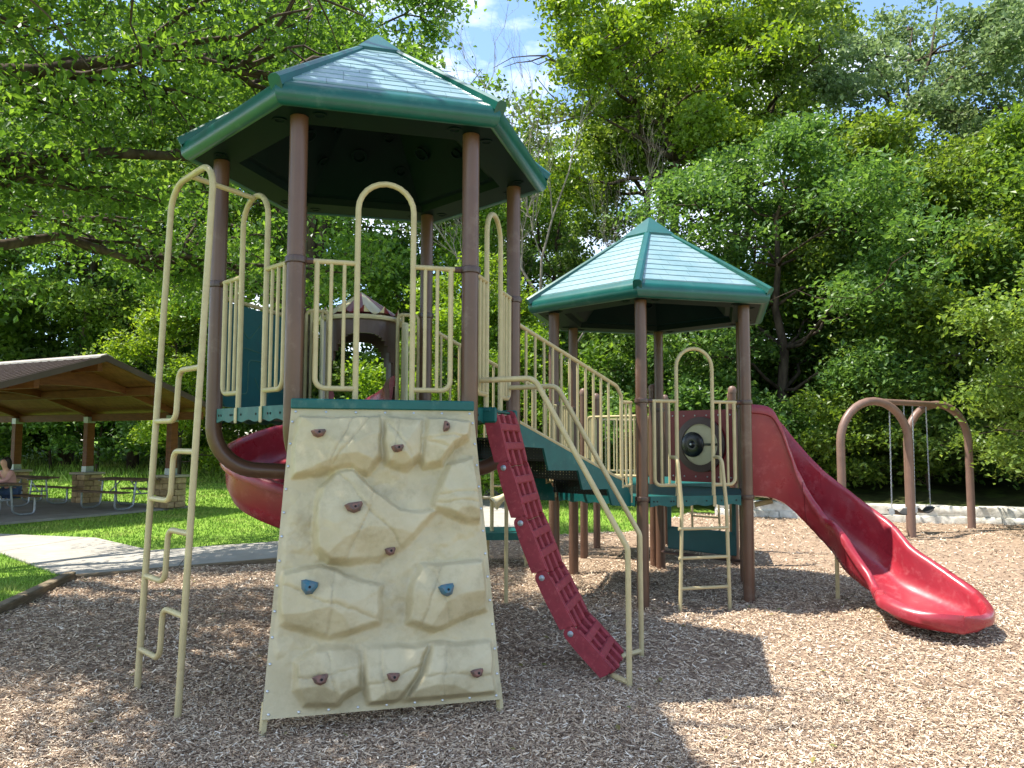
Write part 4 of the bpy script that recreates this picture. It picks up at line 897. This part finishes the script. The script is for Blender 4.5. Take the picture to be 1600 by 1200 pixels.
pt = picnic(); ang = math.atan2(U[1], U[0]); tabs = [(-12.0, 17.75, 'picnic table with the seated person at the left edge'), (-13.1, 21.0, 'picnic table further back between the two left piers'), (-10.0, 20.15, 'picnic table between the two stone piers, nearest the lawn')]
for i, (x, y, lab) in enumerate(tabs):
    o = pt if i == 0 else copy_tree(pt); o.location = (x, y, .055); o.rotation_euler = (0, 0, ang+(.06, -.05, .03)[i]); o['label'] = lab

# ---------------------------------------------------------------- seated person
def skin_obj(name, pts, edges, radii, m, parent, sub=2):
    me = bpy.data.meshes.new(name); me.from_pydata([tuple(p) for p in pts], edges, []); o = link_mesh(name, me, m, parent)
    mod = o.modifiers.new('skin', 'SKIN'); me.skin_vertices[0].data[0].use_root = True
    for i, r in enumerate(radii): me.skin_vertices[0].data[i].radius = (r, r) if np.isscalar(r) else r
    o.modifiers.new('sub', 'SUBSURF').levels = sub; o.modifiers['sub'].render_levels = sub; mod.use_smooth_shade = True; return o
pe = thing('person', 'dark-haired person in pink top and jeans leaning on the picnic table', 'person', (-11.77, 18.32, .055)); pe.rotation_euler = (0, 0, ang+math.pi)
# local frame: the person faces -y (towards the table top), seat height .46
J = [(0, .0, .54), (0, -.03, .72), (0, -.10, .92), (0, -.15, 1.02), (0, -.17, 1.09), (0, -.20, 1.19), (0, -.20, 1.29),
     (.17, -.12, .97), (.24, -.26, .80), (.12, -.46, .78), (.04, -.52, .80), (-.17, -.12, .97), (-.24, -.26, .80), (-.12, -.46, .78), (-.04, -.53, .80),
     (.10, .0, .52), (.13, -.40, .53), (.13, -.42, .12), (.13, -.54, .05), (-.10, .0, .52), (-.13, -.40, .53), (-.13, -.36, .12), (-.13, -.48, .05)]
E_ = [(0, 1), (1, 2), (2, 3), (3, 4), (4, 5), (5, 6), (2, 7), (7, 8), (8, 9), (9, 10), (2, 11), (11, 12), (12, 13), (13, 14), (0, 15), (15, 16), (16, 17), (17, 18), (0, 19), (19, 20), (20, 21), (21, 22)]
rd = [.12, .115, .12, .07, .05, .085, .07, .055, .042, .035, .026, .055, .042, .035, .026, .085, .065, .05, .04, .085, .065, .05, .04]
skin_obj('body', J, E_, rd, 'skin', pe)
ix = [0, 1, 2, 7, 8, 9, 11, 12, 13]; mp_ = {a: i for i, a in enumerate(ix)}
skin_obj('shirt', [J[i] for i in ix], [(mp_[a], mp_[b]) for a, b in E_ if a in mp_ and b in mp_], [.14, .135, .14, .07, .056, .048, .07, .056, .048], 'shirt_pink', pe)
ix = [0, 15, 16, 17, 19, 20, 21]; mp_ = {a: i for i, a in enumerate(ix)}
skin_obj('trousers', [J[i] for i in ix], [(mp_[a], mp_[b]) for a, b in E_ if a in mp_ and b in mp_], [.145, .10, .082, .068, .10, .082, .068], 'jeans', pe)
skin_obj('hair', [(0, -.185, 1.31), (0, -.12, 1.26), (0, -.09, 1.14), (0, -.08, 1.02)], [(0, 1), (1, 2), (2, 3)], [.085, .095, .085, .05], 'hair_dark', pe)

# ---------------------------------------------------------------- trees
def leaves_mesh(name, C, size, rg, up=.55, wide=.30, droop=0):
    n = len(C); nn_ = rg.normal(0, 1, (n, 3)); nn_ /= np.linalg.norm(nn_, axis=1)[:, None]; nn_ = nn_*(1-up)+np.array([0, 0, up]); nn_ /= np.linalg.norm(nn_, axis=1)[:, None]
    a = rg.normal(0, 1, (n, 3)); a[:, 2] -= droop; d = a-(a*nn_).sum(1)[:, None]*nn_; d /= np.linalg.norm(d, axis=1)[:, None]+1e-9; s_ = np.cross(nn_, d)
    L_ = (size*rg.uniform(.45, 1.5, n))[:, None]; w = L_*wide
    V = np.stack([C-d*L_*.5, C-d*L_*.05+s_*w+nn_*L_*.07, C+d*L_*.5-nn_*L_*.10, C-d*L_*.05-s_*w+nn_*L_*.07], 1).reshape(-1, 3)
    return np_mesh(name, V, np.arange(4*n).reshape(-1, 4))
def wob(p, q, n, amp, rg, sag=0):
    t = np.linspace(0, 1, n)[:, None]; P = p*(1-t)+q*t; j = rg.normal(0, amp, (n, 3)); j[0] = 0; j[-1] = 0; P = P+j; P[:, 2] += sag*4*(t*(1-t))[:, 0]; return P
def tree_mesh(seed, H, r0, lo, rx, rz, n1, n2, ncl, leaf, cr, shape='round', fork=0, twigs=True, up=.5):
    rg = np.random.default_rng(seed); mb = MB(); CL = []
    top = np.array([rg.normal(0, .05*H), rg.normal(0, .05*H), H*.92]); tr = wob(np.zeros(3), top, 9, .012*H, rg); tr[0] = (0, 0, -.3)
    mb.tube(tr, np.linspace(r0, r0*.06, 9), 9); stems = [tr]; CL += [tr[-1], tr[-2], tr[-1]+np.array([0, 0, .4])]
    if fork:
        k = 3; q = np.array([rg.normal(0, 1), rg.normal(0, 1), 0]); q = q/np.linalg.norm(q)*rx*.5; q[2] = H*.88
        f = wob(tr[k], q, 7, .012*H, rg); mb.tube(f, np.linspace(r0*.62, r0*.06, 7), 8); stems.append(f); CL += [f[-1], f[-2]]
    for i in range(n1):
        st_ = stems[i % len(stems)]; f = (i+.5)/n1; h = lo+(H*.9-lo)*f; k = np.argmin(np.abs(st_[:, 2]-h)); p = st_[k].copy()
        az = i*2.4+rg.normal(0, .3)
        prof = {'round': math.sin(math.pi*min(1, .18+.80*f))**.7, 'tall': .55+.45*math.sin(math.pi*f), 'cone': 1-.75*f}[shape]
        L_ = rx*prof*rg.uniform(.75, 1.12); e = p+np.array([math.cos(az)*L_, math.sin(az)*L_, L_*rg.uniform(.10, .55)])
        br = wob(p, e, 6, .04*L_, rg, .06*L_); rb = max(.02, r0*.34*(1-.6*f)); mb.tube(br, np.linspace(rb, rb*.25, 6), 6)
        CL += [br[4], br[5]]
        for j in range(n2):
            b = br[rg.integers(2, 6)]; az2 = az+rg.normal(0, .9); l2 = L_*rg.uniform(.25, .5); e2 = b+np.array([math.cos(az2)*l2, math.sin(az2)*l2, l2*rg.uniform(-.25, .6)])
            b2 = wob(b, e2, 4, .05*l2, rg); mb.tube(b2, np.linspace(rb*.4, rb*.12, 4), 5, caps=False); CL += [b2[2], b2[3]]
    CL = np.array(CL); c = CL[rg.integers(0, len(CL), ncl)]+rg.normal(0, cr*.55, (ncl, 3))*np.array([1, 1, .7])
    per = max(1, leaf[0]//ncl); dl = rg.normal(0, 1, (ncl, per, 3))*cr*np.array([.62, .62, .30]); dl[..., 2] -= .25*(dl[..., 0]**2+dl[..., 1]**2)/cr
    P = (c[:, None]+dl).reshape(-1, 3)
    me = bpy.data.meshes.new('trunk'); me.from_pydata(mb.v, [], mb.f); me.update(); me.polygons.foreach_set('use_smooth', [True]*len(me.polygons)); me.materials.append(M['bark'])
    lm = leaves_mesh('crown', P, leaf[1], rg, up=up); lm.materials.append(M['leaf_mid'])
    return me, lm
PROTO = {
 'high': tree_mesh(9, 18.5, .30, 10.0, 4.4, 6, 20, 6, 250, (34000, .18), .56, 'tall', 1, up=.4),
 'maple': tree_mesh(1, 10.5, .20, 1.2, 4.2, 4, 24, 6, 420, (70000, .135), .56, 'round', 0),
 'maple2': tree_mesh(2, 9.5, .18, .8, 4.0, 4, 20, 6, 400, (68000, .13), .58, 'cone', 0),
 'tall': tree_mesh(3, 18, .30, 6.0, 4.4, 6, 22, 6, 230, (32000, .175), .56, 'tall', 1, up=.4),
 'tall2': tree_mesh(4, 17, .27, 4.0, 4.2, 6, 24, 6, 290, (38000, .175), .58, 'tall', 1, up=.4),
 'small': tree_mesh(5, 7.5, .12, 1.0, 2.6, 3, 18, 5, 260, (32000, .13), .42, 'round', 0),
 'bush': tree_mesh(6, 3.0, .06, .2, 1.9, 1.5, 14, 4, 130, (11000, .15), .38, 'round', 0),
}
def tree(name, label, x, y, z, kind, s_, rz, m, group=None, sz=None):
    t = thing(name, label, 'tree' if 'tree' in name else 'shrub', (x, y, z), group); t.rotation_euler = (0, 0, rz); t.scale = (s_, s_, sz or s_)
    a, b = PROTO[kind]
    for nm, me in (('trunk', a), ('crown', b)):
        o = bpy.data.objects.new(nm, me); col.objects.link(o); o.parent = t; ORG[o.name] = ORG[t.name]
        if nm == 'crown': o.material_slots[0].link = 'OBJECT'; o.material_slots[0].material = M[m]
    return t
gz = lambda x, y: float(hills(np.array(x), np.array(y)))
# dense maples over the limestone wall
tree('maple_tree', 'dense dark green maple behind the left arch of the swing frame', 7.6, 21.6, .8, 'maple', 1.0, .4, 'leaf_dark')
tree('maple_tree', 'broad dark green maple right behind the swing frame', 11.3, 21.6, .8, 'maple2', 1.08, 2.1, 'leaf_maple')
tree('maple_tree', 'dense green maple at the right picture edge, above the leafy branch', 15.2, 20.3, .8, 'maple', 1.0, 3.9, 'leaf_maple')
tree('maple_tree', 'green maple filling the gap right of the lower tower roof', 11.4, 25.5, 1.2, 'maple2', 1.1, 5.0, 'leaf_dark')
tree('maple_tree', 'low dark maple behind the lower tower posts', 4.6, 23.0, .4, 'small', .95, 1.2, 'leaf_dark')
tree('ash_tree', 'small bright leafy tree reaching in from the right edge', 10.5, 14.3, 0, 'small', .78, .8, 'leaf_mid')
tree('tall_tree', 'tall fork-trunked tree with grey green leaves at top right', 13.2, 28.0, 1.5, 'tall', 1.02, 1.0, 'leaf_grey')
tree('tall_tree', 'tall grey green tree in the top right corner', 18.5, 26.5, 1.5, 'tall2', 1.0, 2.2, 'leaf_grey')
tree('tall_tree', 'tall yellow green tree above the lower tower roof', 6.0, 27.0, .8, 'high', 1.0, .2, 'leaf_yellow')
tree('tall_tree', 'tall leafy tree just right of the bare tree', 5.3, 30.5, .5, 'high', 1.02, 4.0, 'leaf_mid')
tree('tall_tree', 'tall yellow green tree left of the fork-trunked one', 9.2, 32.0, 1.2, 'high', 1.08, 3.1, 'leaf_mid')
tree('young_tree', 'bright yellow green young tree behind the tall tower posts', -1.9, 23.5, 0, 'small', .98, 2.2, 'leaf_yellow')
tree('young_tree', 'small bright yellow green tree just left of the lower roof', .6, 22.5, 0, 'small', .72, 4.2, 'leaf_yellow')
tree('tall_tree', 'bright green tree right of the tall roof under the cloud', -2.2, 33.0, .4, 'tall2', .82, 1.7, 'leaf_yellow')
tree('shade_tree', 'pale green tree standing over the pavilion ridge', -13.5, 31.5, .1, 'small', 1.05, .6, 'leaf_yellow')
# the wood behind the lawn: trees nobody can tell apart in the photograph
wood = [(-9.2, 33, 'tall', 1.28, 'leaf_mid'), (-11, 36, 'tall2', 1.4, 'leaf_mid'), (-15, 39, 'tall', 1.4, 'leaf_dark'), (-18.5, 38, 'tall2', 1.1, 'leaf_mid'), (-23, 40, 'tall', 1.15, 'leaf_dark'), (-28, 39, 'tall2', 1.1, 'leaf_mid'),
        (-4, 40, 'tall2', 1.1, 'leaf_dark'), (2.6, 36, 'tall2', .92, 'leaf_dark'), (-.6, 42, 'tall', .95, 'leaf_mid'), (-31, 47, 'tall2', 1.3, 'leaf_mid'), (-26, 50, 'tall', 1.4, 'leaf_dark'), (-37, 46, 'tall', 1.3, 'leaf_dark'), (-11.5, 44, 'tall2', 1.2, 'leaf_maple'), (-20, 46, 'tall', 1.25, 'leaf_maple'), (7.5, 40, 'maple', 1.0, 'leaf_dark'), (14, 36, 'maple2', 1.3, 'leaf_dark'), (20, 33, 'maple', 1.3, 'leaf_dark'), (22.5, 25, 'maple', 1.1, 'leaf_dark'), (-33, 42, 'tall', 1.2, 'leaf_dark')]
for i, (x, y, k, s_, m) in enumerate(wood): tree('wood_tree', 'leafy green tree merging into the dense wood '+('behind the pavilion' if x < -13 else 'behind the tall tower' if x < 0 else 'behind the lower tower' if x < 12 else 'at the far right'), x, y, gz(x, y), k, s_, i*1.7, m, 'trees of the dense wood')
under = [(x, y, s_) for x, y, s_ in ((-26, 37, 1.5), (-22.5, 38, 1.3), (-19.5, 36.5, 1.4), (-16.5, 38, 1.6), (-13.2, 37, 1.4), (-10.2, 36, 1.5), (-7.5, 35, 1.4), (-4.8, 33, 1.5), (-2.6, 30, 1.4), (-.2, 28, 1.5), (2.2, 25.5, 1.4), (4.2, 21.6, 1.0), (6.0, 20.2, .9), (8.3, 19.6, .8), (10.2, 19.0, .8), (12.6, 18.6, .9), (14.8, 17.8, .9), (17, 17.4, 1.0), (-30, 38, 1.6), (-27.5, 42, 2.6), (-33, 43, 2.8), (-21, 45, 2.8), (-24, 41, 2.2), (-17, 42, 2.2), (-9, 40, 2.2), (-1, 36, 2.2), (5, 30, 2.0), (11, 26, 1.8), (17, 23, 1.8))]
for i, (x, y, s_) in enumerate(under): tree('shrub', 'dark green shrub in the undergrowth '+('behind the pavilion' if x < -12 else 'beyond the lawn behind the tall tower' if x < 0 else 'behind the lower tower' if x < 5.5 else 'above the limestone wall'), x, y, gz(x, y)+(.4 if y < 24 and x > 3 else 0), 'bush', s_, i*2.3, ('leaf_dark', 'leaf_maple', 'leaf_dark')[i % 3], 'shrubs of the wood edge')

# bare dead tree right of the tall roof
rg = np.random.default_rng(77); mb = MB(); tw = MB()
def twig(p, d, L_, r, lev):
    q = p+d*L_; P = wob(p, q, 4, .05*L_, rg); (mb if lev < 2 else tw).tube(P, np.linspace(r, r*.45, 4), 6 if lev < 2 else 4, caps=False)
    if lev >= 5 or r < .003: return
    for _ in range((3, 4, 4, 3, 3)[lev]):
        k = rg.integers(1, 4); dd_ = nrm(d+rg.normal(0, .36, 3)+np.array([0, 0, .22])); twig(P[k], dd_, L_*rg.uniform(.5, .78), r*rg.uniform(.42, .6), lev+1)
dt = thing('dead_tree', 'bare grey dead tree with fine twigs right of the tall roof', 'tree', (1.5, 24.5, 0))
base = np.array([1.5, 24.5, -.2]); trk = wob(base, base+np.array([-.6, 0, 6.5]), 6, .08, rg); mb.tube(trk, np.linspace(.16, .10, 6), 8)
for dx, dy, dz in ((-.25, .1, 1), (.22, -.1, 1), (-.6, .2, .75), (.55, 0, .7)): twig(trk[5 if dz == 1 else 3], nrm([dx, dy, dz]), 4.2, .055, 0)
mb.build('trunk', 'dead_bark', dt, smooth=60); tw.build('twigs', 'dead_bark', dt, smooth=0)

# great maple on the left whose branches hang over the bed
bt = thing('overhanging_tree', 'big maple whose dark branches hang over the tall tower from the left', 'tree', (-10.5, 9.5, 0))
rg = np.random.default_rng(31); mb = MB(); base = np.array([-10.5, 9.5, -.3]); tr = wob(base, np.array([-10.0, 9.6, 11.0]), 9, .12, rg); mb.tube(tr, np.linspace(.42, .12, 9), 12); CL = []
def limb(p, q, r, n2, sag, cl=1.0):
    P = wob(np.array(p, float), np.array(q, float), 9, .10, rg, sag); mb.tube(P, np.linspace(r, r*.22, 9), 8)
    for j in range(n2):
        k = rg.integers(2, 9); d = nrm((P[-1]-P[0])+rg.normal(0, 3.2, 3)*np.array([1, 1, .45])); l2 = rg.uniform(1.0, 2.6); b2 = wob(P[k], P[k]+d*l2+np.array([0, 0, rg.uniform(-.9, .35)]), 5, .07, rg)
        mb.tube(b2, np.linspace(r*.3, r*.07, 5), 5, caps=False)
        for c in (b2[2], b2[3], b2[4]): CL.append(c)
        for _ in range(2):
            d3 = nrm(d+rg.normal(0, .8, 3)); b3 = wob(b2[rg.integers(1, 5)], b2[3]+d3*rg.uniform(.5, 1.1)+np.array([0, 0, -.25]), 4, .04, rg); mb.tube(b3, np.linspace(r*.10, .004, 4), 4, caps=False); CL.append(b3[3]); CL.append(b3[2])
for p, q, r, n2, sag in (((-10.3, 9.5, 4.2), (-3.4, 12.2, 6.3), .17, 15, .5), ((-10.3, 9.5, 5.6), (-3.4, 11.6, 7.3), .18, 17, .6), ((-10.4, 9.5, 3.6), (-5.0, 13.5, 4.9), .14, 14, .5), ((-10.2, 9.5, 6.8), (-3.6, 6.6, 8.2), .18, 17, .6),
                      ((-10.3, 9.5, 5.0), (-5.0, 5.6, 6.9), .16, 15, .5), ((-10.2, 9.5, 8.0), (-5.2, 13.5, 9.5), .16, 15, .6), ((-10.2, 9.5, 7.0), (-4.2, 3.2, 8.6), .16, 15, .5), ((-10.3, 9.5, 4.4), (-6.6, 15.2, 5.8), .13, 12, .4), ((-10.3, 9.5, 7.4), (-4.2, 8.8, 8.4), .16, 14, .6), ((-10.3, 9.5, 6.2), (-2.6, 15.8, 9.0), .15, 17, .5), ((-10.3, 9.5, 8.0), (-4.0, 15.0, 11.0), .15, 16, .5), ((-10.3, 9.5, 6.0), (-2.6, 4.95, 7.2), .13, 18, .4), ((-10.3, 9.5, 5.5), (-3.2, 5.1, 5.6), .12, 14, .4), ((-10.3, 9.5, 6.0), (-3.6, 4.6, 6.6), .15, 13, .5)): limb(p, q, r, n2, sag)  # limbs over the climbing wall, out of view, are added to shade it
CL = np.array(CL); CL = CL[(CL[:, 0]+.457*CL[:, 2] > -1.9) | (rg.random(len(CL)) > .42)]; n = len(CL); per = 92; dl = rg.normal(0, 1, (n, per, 3))*np.array([.36, .36, .17]); P = (CL[:, None]+dl).reshape(-1, 3); P = P[P[:, 0]+.457*P[:, 2] < np.where(P[:, 1] < 9, np.where(P[:, 1] < 5.7, 1.0, .5), np.where(P[:, 1] < 12, .2, 2.0))]; dc = np.linalg.norm(P-np.array([0, 0, 1.78]), axis=1); P = P[(dc > 8.6) | ((P[:, 1] < np.abs(P[:, 0])/.74) | (P[:, 2]-1.78 > .62*P[:, 1])) & (dc > 4)]  # leaves culled along the sun's slope to shape where the crown's shade falls
me = bpy.data.meshes.new('trunk'); me.from_pydata([tuple(np.array(v)-ORG[bt.name]) for v in mb.v], [], mb.f); me.update(); me.polygons.foreach_set('use_smooth', [True]*len(me.polygons)); link_mesh('trunk', me, 'bark', bt)
link_mesh('crown', leaves_mesh('crown', P-ORG[bt.name], .100, rg, up=.45, wide=.30, droop=.5), 'leaf_maple', bt)
